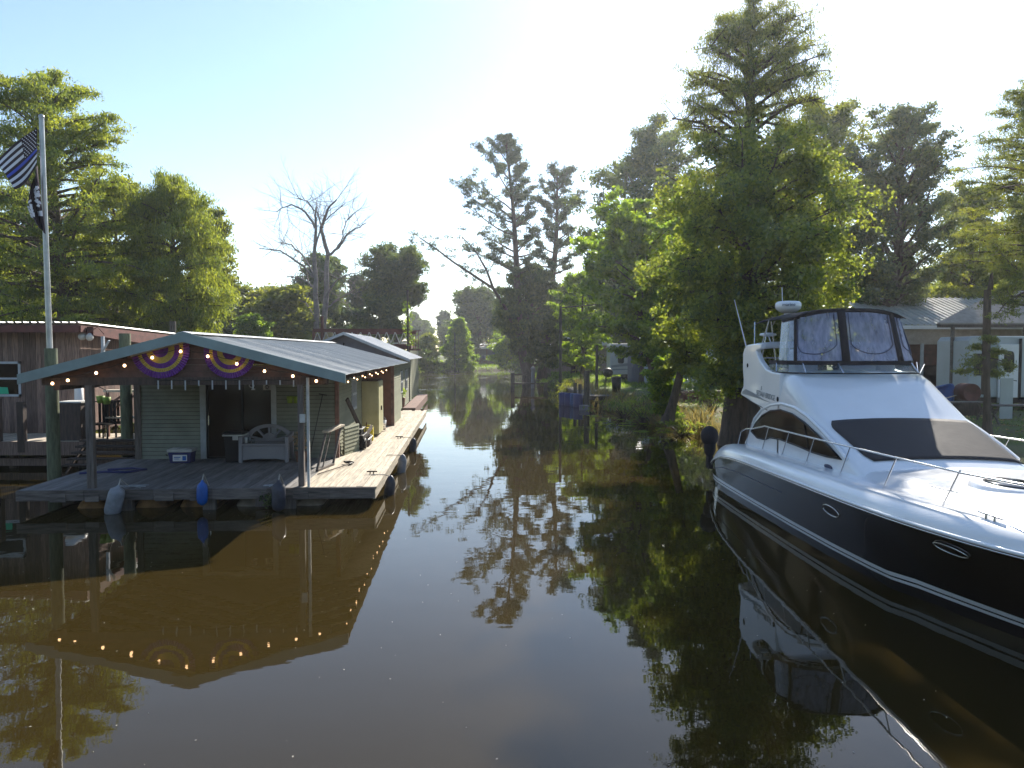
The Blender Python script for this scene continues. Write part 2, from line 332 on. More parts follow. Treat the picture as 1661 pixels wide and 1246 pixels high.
# ------------------------------------------------------------------ ground and water
SHORE_R = [(16, -60), (14, 5), (12.0, 17), (10.2, 22), (7.9, 27.5), (6.6, 33), (6.0, 39), (4.6, 46), (4.2, 56), (4.0, 70), (2.6, 82), (1.6, 92), (3, 101), (8, 112), (9, 124)]
SHORE_L = [(-26, -60), (-25, 20), (-19, 27), (-17, 60), (-15, 90), (-17, 112), (-14, 123), (-2, 127), (9, 124)]
def land_dist(X, Y):
    """signed distance to the channel outline: + on land"""
    poly = SHORE_L[:-1] + SHORE_R[::-1]
    D = np.full(X.shape, 1e9); inside = np.zeros(X.shape, bool); n = len(poly)
    for i in range(n):
        (x0, y0), (x1, y1) = poly[i], poly[(i + 1) % n]; dx, dy = x1 - x0, y1 - y0
        t = np.clip(((X - x0) * dx + (Y - y0) * dy) / (dx * dx + dy * dy), 0, 1)
        D = np.minimum(D, np.hypot(X - x0 - t * dx, Y - y0 - t * dy))
        c = ((y0 > Y) != (y1 > Y)) & (X < dx * (Y - y0) / (dy + 1e-12) + x0); inside ^= c
    return np.where(inside, -D, D)
def gz(X, Y):
    d = land_dist(X, Y); n = np.sin(X * .9 + 1.3 * np.sin(Y * .37)) * np.sin(Y * .7 + 1.1 * np.sin(X * .5)) * .06
    k = .62 * (1 - np.exp(-np.maximum(d, 0) / 1.1)) + np.clip(d, 0, 90) * .010
    return np.where(d > 0, k - .06 + n * np.clip(d, 0, 1.5), np.maximum(-1.6, d * .7 - .06))
def gzp(x, y): return float(gz(np.array([x], float), np.array([y], float))[0])
def axis_pts(segs):
    out = []
    for a, b, s in segs: out += list(np.arange(a, b, s))
    return np.array(out + [segs[-1][1]])
xs = axis_pts([(-2500, -300, 200), (-300, -60, 20), (-60, -30, 2), (-30, 40, .6), (40, 80, 3), (80, 300, 20), (300, 2500, 200)])
ys = axis_pts([(-400, -60, 60), (-60, 0, 6), (0, 18, 1.5), (18, 60, .6), (60, 135, 1.2), (135, 300, 12), (300, 3500, 200)])
X, Y = np.meshgrid(xs, ys); Z = gz(X, Y); V = np.stack([X, Y, Z], -1).reshape(-1, 3); nx = len(xs)
q = np.arange((len(ys) - 1) * nx).reshape(-1, nx)[:, :-1].ravel()
me = bpy.data.meshes.new('ground'); me.from_pydata(V.tolist(), [], np.stack([q, q + 1, q + nx + 1, q + nx], 1).tolist())
me.polygons.foreach_set('use_smooth', [True] * len(me.polygons))
gm = bpy.data.materials.new('ground'); gm.use_nodes = True; N = gm.node_tree.nodes; L = gm.node_tree.links; b = N['Principled BSDF']; b.inputs['Roughness'].default_value = .95
tc = N.new('ShaderNodeTexCoord'); n1 = N.new('ShaderNodeTexNoise'); n1.inputs['Scale'].default_value = .35; n1.inputs['Detail'].default_value = 8; n1.inputs['Roughness'].default_value = .7
L.new(tc.outputs['Object'], n1.inputs[0]); r1 = N.new('ShaderNodeValToRGB'); L.new(n1.outputs[0], r1.inputs[0])
e = r1.color_ramp.elements; e[0].position = .38; e[1].position = .56; e[0].color = (.12, .085, .055, 1); e[1].color = (.085, .13, .02, 1)
e2 = r1.color_ramp.elements.new(.7); e2.color = (.12, .18, .025, 1)
n2 = N.new('ShaderNodeTexNoise'); n2.inputs['Scale'].default_value = 9; n2.inputs['Detail'].default_value = 6; L.new(tc.outputs['Object'], n2.inputs[0])
mx = N.new('ShaderNodeMix'); mx.data_type = 'RGBA'; mx.blend_type = 'MULTIPLY'; mx.inputs[0].default_value = .7; L.new(r1.outputs[0], mx.inputs[6])
r2 = N.new('ShaderNodeValToRGB'); L.new(n2.outputs[0], r2.inputs[0]); r2.color_ramp.elements[0].color = (.4, .38, .35, 1); r2.color_ramp.elements[1].color = (1.4, 1.4, 1.3, 1); L.new(r2.outputs[0], mx.inputs[7])
sx = N.new('ShaderNodeSeparateXYZ'); L.new(tc.outputs['Object'], sx.inputs[0]); mr = N.new('ShaderNodeMapRange'); mr.inputs[1].default_value = .12; mr.inputs[2].default_value = .5; L.new(sx.outputs[2], mr.inputs[0])
m2 = N.new('ShaderNodeMix'); m2.data_type = 'RGBA'; L.new(mr.outputs[0], m2.inputs[0]); m2.inputs[6].default_value = (.06, .042, .03, 1); L.new(mx.outputs[2], m2.inputs[7]); L.new(m2.outputs[2], b.inputs['Base Color'])
bu = N.new('ShaderNodeBump'); bu.inputs['Strength'].default_value = .8; bu.inputs['Distance'].default_value = .08; L.new(n2.outputs[0], bu.inputs['Height']); L.new(bu.outputs[0], b.inputs['Normal'])
me.materials.append(gm); go = bpy.data.objects.new('ground', me); C.objects.link(go); go['kind'] = 'structure'

wm = bpy.data.materials.new('murky_water'); wm.use_nodes = True; N = wm.node_tree.nodes; L = wm.node_tree.links; b = N['Principled BSDF']
b.inputs['Roughness'].default_value = .015; b.inputs['IOR'].default_value = 1.333; b.inputs['Specular IOR Level'].default_value = .5
tc = N.new('ShaderNodeTexCoord')
def nz(scale, det, st=(1, 1, 1), dist=0):
    mp = N.new('ShaderNodeMapping'); mp.inputs['Scale'].default_value = st; L.new(tc.outputs['Object'], mp.inputs[0])
    n = N.new('ShaderNodeTexNoise'); n.inputs['Scale'].default_value = scale; n.inputs['Detail'].default_value = det; n.inputs['Distortion'].default_value = dist; L.new(mp.outputs[0], n.inputs['Vector']); return n
na, nb_, ncx = nz(.8, 2, (1, 1.6, 1)), nz(5, 3, (1, 1.5, 1)), nz(.12, 4, (1, 1, 1), .6)
ad = N.new('ShaderNodeMath'); ad.operation = 'MULTIPLY_ADD'; L.new(nb_.outputs[0], ad.inputs[0]); ad.inputs[1].default_value = .10; L.new(na.outputs[0], ad.inputs[2])
bu = N.new('ShaderNodeBump'); bu.inputs['Strength'].default_value = .09; bu.inputs['Distance'].default_value = .03; L.new(ad.outputs[0], bu.inputs['Height']); L.new(bu.outputs[0], b.inputs['Normal'])
sy = N.new('ShaderNodeSeparateXYZ'); L.new(tc.outputs['Object'], sy.inputs[0])
r3 = N.new('ShaderNodeMapRange'); r3.inputs[1].default_value = 40; r3.inputs[2].default_value = 100; L.new(sy.outputs[1], r3.inputs[0])
film = nz(.35, 6, (1, 3.5, 1), 1.2); fr = N.new('ShaderNodeMapRange'); fr.inputs[1].default_value = .5; fr.inputs[2].default_value = .68; L.new(film.outputs[0], fr.inputs[0])
fm = N.new('ShaderNodeMath'); fm.operation = 'MULTIPLY'; L.new(fr.outputs[0], fm.inputs[0]); L.new(r3.outputs[0], fm.inputs[1])
mc = N.new('ShaderNodeMix'); mc.data_type = 'RGBA'; L.new(ncx.outputs[0], mc.inputs[0]); mc.inputs[6].default_value = (.026, .0175, .0045, 1); mc.inputs[7].default_value = (.036, .025, .007, 1)
mf = N.new('ShaderNodeMix'); mf.data_type = 'RGBA'; L.new(fm.outputs[0], mf.inputs[0]); L.new(mc.outputs[2], mf.inputs[6]); mf.inputs[7].default_value = (.08, .075, .04, 1); L.new(mf.outputs[2], b.inputs['Base Color'])
fr2 = N.new('ShaderNodeMath'); fr2.operation = 'MULTIPLY_ADD'; L.new(fm.outputs[0], fr2.inputs[0]); fr2.inputs[1].default_value = .35; fr2.inputs[2].default_value = .012; L.new(fr2.outputs[0], b.inputs['Roughness'])
wb = MB(); wb.grid([[(x, y, 0) for x in (-2500, 2500)] for y in (-400, 3400)], smooth=False)
wo = wb.build('water', wm); wo['kind'] = 'structure'

# ------------------------------------------------------------------ the houseboat in front
rnd = random.Random(4)
HO = Vector((-2.93, 15.5, 0)); HR = math.radians(3.576)
def hb(u, v, z=0): return HO + Matrix.Rotation(HR, 3, 'Z') @ Vector((u, v, z))
house = thing('houseboat', 'nearest floating house with sage siding, low metal gable roof and shaded open porch', 'houseboat', HO, HR)
def lap(mb, p0, p1, z0, z1, out, step=.105, mi=0, holes=()):
    """lap siding on the line p0-p1; holes = (a0,a1,z0,z1) along the wall"""
    p0 = Vector((*p0, 0)); p1 = Vector((*p1, 0)); L_ = (p1 - p0).length; d = (p1 - p0) / L_; o = Vector((*out, 0)); n = int((z1 - z0) / step)
    for i in range(n + 1):
        za = z0 + i * step; zb = min(z1, za + step - .012)
        if zb - za < .02: continue  # 12 mm open shadow gap under each board
        segs = [(0, L_)]
        for a0, a1, h0, h1 in holes:
            if zb > h0 and za < h1: segs = [s2 for s in segs for s2 in ((s[0], min(s[1], a0)), (max(s[0], a1), s[1])) if s2[1] - s2[0] > .01]
        for a, b_ in segs:
            A = p0 + d * a; B = p0 + d * b_; up = Vector((0, 0, 1)); t = rnd.uniform(.93, 1.05)
            mb.add([A + up * za + o * .024, B + up * za + o * .024, B + up * zb, A + up * zb, A + up * za - o * .01, B + up * za - o * .01], [(0, 1, 2, 3), (4, 5, 1, 0)], mi, t)
Z0 = .45
# porch deck boards, side walkway boards, fascias, framing
m = MB(); u = -7.2
while u < -1.53:
    wd = .14; v = 0.02
    while v < 4.5:
        l = rnd.choice([1.2, 2.4, 3.6, 4.5]); v2 = min(4.55, v + l); dz = rnd.uniform(-.004, .004)
        m.box(u, u + wd - .008, v, v2 - .004, Z0 - .035 + dz, Z0 + dz, 0, rnd.uniform(.7, 1.15)); v = v2
    u += wd
m.build('porch_boards', M['deck_grey'], house)
m = MB(); u = -1.52
while u < -.02:
    wd = .145; v = .02
    while v < 20.4:
        l = rnd.choice([2.4, 3.0, 3.6, 4.8]); end = 20.4 if u > -1.0 else 12.8 + (7.6 if u > -.9 else 0); end = 20.4 - (0 if rnd.random() < .5 else .5); v2 = min(end, v + l); dz = rnd.uniform(-.005, .005)
        if v2 - v < .05: break
        m.box(u, u + wd - .009, v, v2 - .006, Z0 - .035 + dz, Z0 + dz, 0, rnd.uniform(.78, 1.12)); v = v2
    u += wd
m.build('walkway_boards', M['deck_pale'], house)
m = MB()
us = [-7.24, -5.9, -4.5, -3.3, -2.2, -.9, .02]
for a, b_ in zip(us, us[1:]): m.box(a + .006, b_, -.045, 0, Z0 - .235 + rnd.uniform(-.01, .02), Z0 - .005, 0, rnd.uniform(.75, 1.2))
for k in range(10): m.box(-7.25 + k * .7, -7.05 + k * .7 + rnd.uniform(0, .2), -.075, -.047, Z0 - .24, Z0 - .08, 0, rnd.uniform(.8, 1.3)) if k % 3 else None
m.box(-7.24, -7.2, 0, 13, Z0 - .2, Z0 - .005, 0, .9)
for k in range(7): m.box(-7.15 + k * 1.15, -7.05 + k * 1.15, .0, 13, Z0 - .22, Z0 - .045, 0, .5)
m.build('front_fascia', M['wood_x'], house)
m = MB(); v = 0
while v < 20.3:
    v2 = min(20.35, v + rnd.choice([2.4, 3.6])); m.box(.0, .045, v + .004, v2, Z0 - .26, Z0 - .003, 0, rnd.uniform(.8, 1.1)); v = v2
m.build('side_fascia', M['deck_pale'], house)
# pontoons under the front edge
def px_hb(px, py, v=0.0, z=None):
    """pixel -> houseboat local point on the plane v="""
    n = Matrix.Rotation(HR, 3, 'Z') @ Vector((0, 1, 0)); p0 = hb(0, v, 0); a = P(px, py, y=1) - Vector((0, 0, HC))
    t = (p0 - Vector((0, 0, HC))).dot(n) / a.dot(n); w_ = Vector((0, 0, HC)) + a * t
    return Matrix.Rotation(-HR, 3, 'Z') @ (w_ - HO)
Rx = Matrix.Rotation(-PI / 2, 3, 'X')
for px, mm, r in ((246, 'orange_float', .36), (318, 'orange_float', .36), (409, 'pale_float', .36), (150, 'orange_float', .34), (500, 'pale_float', .33)):
    u = px_hb(px, 830, .35).x; m = MB()
    m.lathe([(.001, .0), (r * .7, .02), (r * .93, .06), (r, .14), (r, 1.6), (r * 1.02, 1.62), (r, 1.65), (r, 4), (r * .8, 4.1), (.001, 4.1)], 20, (u, .28, -.10), Rx, 0)
    m.build('pontoon', M[mm], house)
for px in (205, 340, 425, 470):
    u = px_hb(px, 810, .05).x; m = MB(); m.box(u - .13, u + .13, .01, .12, -.02 if px != 425 else .05, Z0 - .04, 0, .9); m.build('float_strap', M['wood_z'], house)
# walls
FV = 4.4; HZ = 2.78
wpx0 = lambda px: px_hb(px, 700, FV).x
m = MB(); lap(m, (-6.62, FV), (-1.5, FV), Z0, 3.35, (0, -1), holes=((wpx0(326) + 6.62 + .05, wpx0(449) + 6.62 - .05, Z0, 2.62),))
# clip siding to the gable line
mb2 = MB()
for f, t, mi_ in zip(m.f, m.t, m.m):
    vs = [Vector(m.v[i]) for i in f]; lim = lambda x: 3.60 - abs(x + 3.8) * .262 - .12
    vs = [Vector((p.x, p.y, min(p.z, lim(p.x)))) for p in vs]; mb2.add(vs, [range(len(vs))], 0, t)
mb2.build('front_wall', M['siding_front'], house, recalc=False)
m = MB(); lap(m, (-1.5, FV), (-1.5, 12.2), Z0, HZ + .05, (1, 0), holes=((2.55, 3.3, 1.55, 2.45), (4.7, 7.8, Z0, 2.5)))
lap(m, (-.85, 12.9), (-.85, 16.4), Z0, HZ, (1, 0)); m.build('side_wall', M['siding'], house, recalc=False)
m = MB(); m.box(-6.7, -1.56, FV + .03, 16.3, Z0, HZ - .05); m.box(-1.6, -.88, 12.95, 16.3, Z0, HZ - .05); m.build('inner_wall', M['wood_dark'], house)
m = MB(); m.box(-1.56, -.86, 12.82, 12.94, Z0, HZ, 0); m.box(-1.553, -1.53, 9.1, 12.8, Z0, HZ - .1); m.build('recess_wall', M['brown_wall'], house)
m = MB()
m.box(-6.76, -6.60, FV - .05, FV + .1, Z0, 2.75); m.build('corner_post', M['wood_z'], house)
m = MB(); m.box(-1.54, -1.44, FV - .06, FV + .06, Z0, 2.8); m.build('corner_post', M['wood_red'], house); m = MB(); m.box(-.9, -.78, 12.78, 12.92, Z0, HZ + .05); m.build('corner_post', M['wood_red'], house)
# sliding door
def wpx(px, py): return px_hb(px, py, FV)
dl, dr = wpx(326, 700).x, wpx(449, 700).x; dt = 2.56
m = MB(); m.box(dl, dl + .15, FV - .055, FV + .02, Z0, dt); m.box(dr - .13, dr, FV - .055, FV + .02, Z0, dt); m.box(dl, dr, FV - .06, FV + .02, dt - .0, dt + .13)
df = m.build('door_frame', M['trim'], house, bevel=.006)
m = MB(); mid = (dl + dr) / 2 + .08; m.box(dl + .15, mid, FV + .0, FV + .02, Z0 + .06, dt); d1 = m.build('door_pane', M['glass'], house)
m = MB(); m.box(mid + .04, dr - .13, FV + .02, FV + .035, Z0 + .06, dt); m.build('door_pane', M['glass'], house)
m = MB(); m.box(mid, mid + .04, FV - .02, FV + .03, Z0, dt); m.box(dl + .15, dr - .13, FV - .02, FV + .03, Z0, Z0 + .06); m.box(dl + .15, dl + .2, FV - .02, FV + .03, Z0, dt); m.box(dl + .15, dr - .13, FV - .02, FV + .03, dt - .05, dt); m.build('door_stile', M['black'], house)
m = MB(); m.box(dl + .21, dl + .235, FV - .06, FV - .02, 1.35, 1.6); m.build('door_handle', M['steel'], house)
q = wpx(433, 628); m = MB(); m.box(q.x - .1, q.x + .1, FV - .003, FV + .012, q.z - .08, q.z + .08); s_ = m.build('door_sticker', M['offwhite'], house)
m = MB(); m.lathe([(.035, -.001), (.055, -.001), (.055, .002), (.035, .002), (.035, -.001)], 20, (q.x, FV - .006, q.z), Matrix.Rotation(PI / 2, 3, 'X')); m.box(q.x - .012, q.x + .012, FV - .009, FV - .004, q.z - .03, q.z + .03); m.build('sticker_mark', M['black'], s_)
q = wpx(408, 625); m = MB(); m.lathe([(.05, -.001), (.075, -.001), (.075, .003), (.05, .003)], 16, (q.x, FV + .012, q.z), Matrix.Rotation(PI / 2, 3, 'X')); m.box(q.x - .01, q.x + .09, FV + .009, FV + .017, q.z - .13, q.z - .09); m.build('door_sticker', M['offwhite'], house)
# small side window with mullions
m = MB(); a0, a1, z0_, z1_ = FV + 2.55, FV + 3.3, 1.55, 2.45
for z_ in (z0_, (z0_ + z1_) / 2, z1_): m.box(-1.49, -1.45, a0 - .05, a1 + .05, z_ - .035, z_ + .035)
for a in (a0, (a0 * 2 + a1) / 3, (a0 + a1 * 2) / 3, a1): m.box(-1.492, -1.452, a - .03, a + .03, z0_, z1_)
wf = m.build('window', M['trim'], house); m = MB(); m.box(-1.53, -1.50, a0, a1, z0_, z1_); m.build('pane', M['blueglass'], wf)
# roof: ribbed sheets, fascia, gable end, beam, posts
RU, RZ, EV = -3.8, 3.66, 3.25
def roofz(u): return RZ - abs(u - RU) * .262
def ribbed(mb, u0, u1, zf_, v0, v1, pitch=.26, h=.012, mi=0):
    rows = []; v = v0
    while v < v1:
        for dv, hh in ((0, 0), (.185, 0), (.20, h), (.225, h), (.24, 0)): rows.append((v + dv, hh))
        v += pitch
    us_ = [u0, (u0 + u1) / 2, u1]
    vs = [[(u, min(v, v1), zf_(u) + hh + .004 * math.sin(v * 3 + u)) for u in us_] for v, hh in rows]
    mb.grid(vs, mi, 1, False)
m = MB(); ribbed(m, RU, .0 - .55, roofz, -.12, 16.9); m.build('roof_sheet', M['roof'], house, recalc=False, solid=.006)
m = MB(); ribbed(m, RU, -7.05, roofz, -.12, 16.9); m.build('roof_sheet', M['roof'], house, recalc=False, solid=.006)
m = MB()
for s_, e_ in ((1, -.53), (-1, -7.07)): m.prism([(RU, -.16, RZ - .17), (RU, -.16, RZ + .035), (e_, -.16, roofz(e_) + .035), (e_, -.16, roofz(e_) - .17)], (0, .035, 0))
m.build('roof_fascia', M['fascia'], house)
m = MB(); m.prism([(RU - .18, -.14, RZ - .0), (RU, -.14, RZ + .05), (RU + .18, -.14, RZ - .0), (RU, -.14, RZ + .03)], (0, 17, 0)); m.build('ridge_cap', M['roof_white'], house)
m = MB()
for k in range(7):
    z = 2.76 + k * .13
    w_ = (3.48 - z) / .262
    if w_ > .1: m.box(RU - min(w_, 2.95), RU + min(w_, 2.95), .20, .225, z, z + .124, 0, rnd.uniform(.6, 1.1))
m.build('gable_board', M['wood_red'], house)
m = MB(); m.box(-6.75, -.95, .12, .26, 2.60, 2.76); m.box(-6.5, -6.38, .1, 4.4, 2.5, 2.6)
for k in range(7): m.box(-7.0, -.6, .9 + k * .6, .94 + k * .6, 0, .001) if 0 else None
for v in np.arange(.6, 4.4, .6):
    for s_ in (1, -1): m.bar((RU, v, RZ - .1), (RU + s_ * 3.15, v, roofz(RU + 3.15) - .1), .04, .12)
m.build('porch_beam', M['wood_dark'], house)
up_ = px_hb(147, 700, .18).x; m = MB(); m.box(up_ - .07, up_ + .07, .12, .25, Z0, 2.6); m.build('porch_post', M['wood_z'], house)
up_ = px_hb(489, 700, .18).x; m = MB(); m.box(up_ - .06, up_ + .06, .10, .22, Z0, 2.6); m.build('porch_post', M['wood_z'], house)
up_ = px_hb(500, 700, .05).x; m = MB(); m.box(up_ - .025, up_ + .025, .02, .09, Z0, 2.75); m.build('thin_post', M['offwhite'], house)
for _ in (1,): pass  # pale spikes hanging from the beam and rod
for px in range(256, 480, 22):
    q = px_hb(px, 622, .08); m = MB(); m.box(q.x - .012, q.x + .012, .09, .105, 2.64 - rnd.uniform(.04, .2), 2.70); m.build('hanging_hook', M['trim'], house)
m = MB(); m.tube([(px_hb(250, 610, .08).x, .098, 2.70), (px_hb(478, 610, .08).x, .098, 2.70)], .01, 6); m.build('hook_rod', M['cable'], house)
m = MB(); m.prism([(-1.32, FV - .001, 2.56), (-1.32, FV - .001, 2.56), (-1.3, FV, 2.7)], (0, .01, 0)) if 0 else None
# ------------------------------------------------------------------ things on / around the houseboat
def at(u, v, z=Z0): return hb(u, v, z)
# bunting
def bunting(px0, py0, px1, py1, label):
    a = px_hb(px0, py0, .16); b_ = px_hb(px1, py1, .16); a.y = b_.y = .09; c = (a + b_) / 2; R_ = (b_ - a).length / 2; d = (b_ - a).normalized(); dn = Vector((d.z, 0, -d.x)) if d.x > 0 else Vector((-d.z, 0, d.x))
    if dn.z > 0: dn = -dn
    root = thing('bunting', label, 'bunting', hb(c.x, c.y, c.z), HR, 'fan buntings on the gable')
    bands = [(0, .30, 'purple'), (.30, .53, 'gold'), (.53, .72, 'purple'), (.72, .86, 'gold'), (.86, 1.08, 'purple')]
    for r0, r1, mm in bands:
        m = MB(); n = 64; rows = []
        for r in (r0, (r0 + r1) / 2, r1):
            rows.append([tuple((d * math.cos(PI * k / n) + dn * math.sin(PI * k / n)) * R_ * r * (1 + (.0 if r < 1.05 else .02 * (k % 2))) + Vector((0, -.012 * r * (1 if k % 2 else -1), 0))) for k in range(n + 1)])
        m.grid(rows, 0, 1, False); m.t = [(.8 if i % 2 else 1.15) for i in range(len(m.f))]
        m.build('cloth_band', M[mm], root, recalc=False, solid=.004)
    m = MB(); m.bar(-d * R_ * 1.12 + dn * -.02, d * R_ * 1.12 + dn * -.02, .03, .03); m.build('top_rod', M['rope'], root)
bunting(220, 578, 304, 556, 'purple and gold half-round bunting left of the gable peak')
bunting(337, 562, 412, 582, 'purple and gold half-round bunting right of the gable peak')
# string lights
sl_ = thing('string_lights', 'string of warm glowing bulbs hung along the porch gable and eave', 'string lights', HO, HR)
pts = []; front = [(85, 622, .1), (110, 617, .1), (156, 605, .1), (202, 593, .1), (247, 580, .1), (293, 570, .06), (337, 578, .06), (384, 590, .1), (429, 602, .1), (475, 610, .1), (513, 618, .1)]
for px, py, v in front: q = px_hb(px, py, -.02); q.y = -.02; pts.append(q)
for k, v in enumerate(np.linspace(.5, 9, 13)): pts.append(Vector((-.66 - .03 * (k % 2), v, roofz(-.66) - .16 - .06 * (k % 2))))
m = MB(); cab = []
for a, b_ in zip(pts, pts[1:]): cab += [a + Vector((0, 0, .07)), (a + b_) / 2 + Vector((0, 0, .04))]
m.tube(cab + [pts[-1] + Vector((0, 0, .07))], .006, 5); m.build('light_cable', M['cable'], sl_)
m = MB(); m.lathe([(.001, -.033), (.02, -.026), (.029, -.008), (.024, .014), (.012, .03), (.001, .03)], 12); b0 = m.build('bulb', M['bulb'], sl_); b0.location = pts[0]
m = MB(); m.lathe([(.014, .028), (.016, .06), (.001, .062)], 10); k0 = m.build('bulb_socket', M['black'], b0)
for p in pts[1:]:
    c = b0.copy(); C.objects.link(c); c.location = p; c.parent = sl_; c.scale = [1 if p.y < .3 else .55] * 3; k = k0.copy(); C.objects.link(k); k.parent = c
# cooler
def place(name, label, cat, u, v, z=Z0, rz=0, group=None): return thing(name, label, cat, hb(u, v, z), HR + rz, group)
q = px_hb(296, 745, 3.75); r = place('cooler', 'small navy cooler with a white lid on the porch boards', 'cooler', q.x, 3.75)
m = MB(); m.prism([(-.25, -.17, .0), (.25, -.17, .0), (.29, -.2, .28), (-.29, -.2, .28)], (0, .36, 0)); m.build('cooler_body', M['navy'], r, bevel=.02)
m = MB(); m.box(-.31, .31, -.21, .2, .285, .36); m.box(-.2, .2, -.1, .1, .36, .375); m.build('cooler_lid', M['offwhite'], r, bevel=.02)
m = MB(); m.box(-.16, .19, -.215, -.2, .06, .22); lb = m.build('cooler_label', M['white'], r)
m = MB(); m.box(.08, .17, -.219, -.2155, .08, .19); m.box(-.13, .03, -.219, -.2155, .15, .17); m.box(-.13, .0, -.219, -.2155, .11, .125); m.build('label_print', M['blue'], lb)
m = MB(); m.tube([(-.3, -.0, .24), (-.33, -.02, .2), (-.34, -.14, .2), (-.33, -.2, .24)], .012, 6); m.build('cooler_handle', M['black'], r)
# resin bench
q0 = px_hb(388, 748, 3.55); q1 = px_hb(468, 748, 3.55); W = q1.x - q0.x; r = place('storage_bench', 'pale grey resin storage bench with an arched fan back, right of the porch door', 'bench', (q0.x + q1.x) / 2, 3.55)
m = MB(); m.prism([(-W / 2 + .08, 0, .06), (-W / 4, 0, .09), (W / 4, 0, .09), (W / 2 - .08, 0, .06), (W / 2 - .08, 0, .43), (-W / 2 + .08, 0, .43)], (0, .5, 0)); m.build('bench_box', M['resin'], r, bevel=.015)
m = MB(); m.box(-W / 2 + .07, W / 2 - .07, -.03, .5, .435, .49); m.build('seat_lid', M['resin'], r, bevel=.015)
for s_ in (-1, 1):
    m = MB(); xo = s_ * (W / 2 - .04); m.prism([(xo - .045, -.04, 0), (xo - .045, .05, .0), (xo - .045, .05, .5), (xo - .045, .5, .5), (xo - .045, .58, 0), (xo - .045, .62, .0), (xo - .045, .62, .74), (xo - .045, .3, .68), (xo - .045, -.02, .66)], (.09, 0, 0)); m.build('armrest', M['resin'], r, bevel=.012)
m = MB(); arc = lambda t, rr: (math.cos(t) * W * .5 * rr, .56, .5 + math.sin(t) * .44 * rr); n = 24
outer = [arc(PI - PI * k / n, 1.0) for k in range(n + 1)]; inner = [arc(PI - PI * k / n, .80) for k in range(n + 1)]
m.grid([[(p[0], .545, p[2]) for p in outer], [(p[0], .545, p[2]) for p in inner]], 0, 1, False); m.grid([[(p[0], .6, p[2]) for p in outer], [(p[0], .6, p[2]) for p in inner]], 0, 1, False)
m.grid([[(p[0], .545, p[2]) for p in outer], [(p[0], .6, p[2]) for p in outer]], 0, 1, False); m.grid([[(p[0], .545, p[2]) for p in inner], [(p[0], .6, p[2]) for p in inner]], 0, 1, False)
for t in (.32, .95, PI / 2, PI - .95, PI - .32): m.bar((math.cos(t) * .05, .572, .5), (math.cos(t) * W * .42, .572, .5 + math.sin(t) * .37), .045, .09, up=(0, 1, 0))
m.lathe([(.001, -.025), (.18, -.025), (.18, .025), (.001, .025)], 20, (0, .572, .53), Matrix.Rotation(PI / 2, 3, 'X')); m.box(-W / 2 + .08, W / 2 - .08, .547, .598, .44, .545)
m.build('fan_back', M['resin'], r, bevel=.004)
q = px_hb(399, 712, 3.7); r = place('drink_cup', 'white lidded cup standing on the left of the bench seat', 'cup', q.x, 3.7, Z0 + .49); m = MB(); m.lathe([(.001, 0), (.032, 0), (.042, .13), (.042, .14), (.001, .145)], 14); m.build('cup_body', M['white'], r)
for k, (px, h) in enumerate(((405, .2), (411, .11))):
    q = px_hb(px, 712, 3.74); m = MB(); m.lathe([(.001, 0), (.035, 0), (.036, h * .7), (.015, h * .85), (.015, h), (.001, h)], 14); o = m.build('spray_bottle' if k == 0 else 'jar', M['acrylic'], None, hb(q.x, 3.74, Z0 + .49)); solo(o, 'tall teal-tinted clear bottle beside the white cup on the bench' if k == 0 else 'squat clear jar, rightmost of the things on the bench seat', 'bottle' if k == 0 else 'jar')
q = px_hb(381, 745, 3.75); r = place('trash_bin', 'black bin with a white bag rim standing left of the bench', 'bin', q.x, 3.85)
m = MB(); m.prism([(-.2, -.2, 0), (.2, -.2, 0), (.24, -.24, .72), (-.24, -.24, .72)], (0, .42, 0)); m.build('bin_body', M['black'], r, bevel=.02)
m = MB(); m.box(-.26, .26, -.26, .2, .725, .78); m.build('bin_lid', M['black'], r, bevel=.015); m = MB(); m.box(-.26, .27, -.265, .2, .68, .715); m.box(-.0, .14, -.272, -.262, .58, .715); m.build('bag_rim', M['offwhite'], r)
for k, px in enumerate((472, 482)):
    q = wpx(px, 648); m = MB(); m.lathe([(.001, -.09), (.07, -.09), (.09, .08), (.096, .09), (.07, .09), (.06, -.05), (.001, -.05)], 16); o = m.build('wall_pot', M['green_cup'], None, hb(q.x, FV - .12, q.z)); solo(o, ('left' if k == 0 else 'right') + ' lime green pot hung on the porch wall', 'pot', 'lime pots on the porch wall')
q = wpx(495, 662); m = MB(); m.box(-.06, .06, -.03, .03, -.08, .1); o = m.build('electric_meter', M['offwhite'], None, hb(-1.46, .06, q.z + .1), HR, bevel=.01); solo(o, 'small white box fixed on the right porch post', 'box')
# flowers/dead plant behind post
rng0 = np.random.default_rng(5)
q = px_hb(487, 735, 3.6); r = place('potted_plant', 'dry reddish plant in a dark pot in the right porch corner', 'plant', q.x, 3.7)
m = MB(); m.lathe([(.001, 0), (.12, 0), (.16, .26), (.14, .26), (.001, .24)], 16); m.build('plant_pot', M['terracotta'], r); leaves('plant_leaves', [(0, 0, .45), (.1, 0, .6), (-.1, .05, .6)], (.16, .16, .2), 60, .08, LM['dry'], r, rng0)
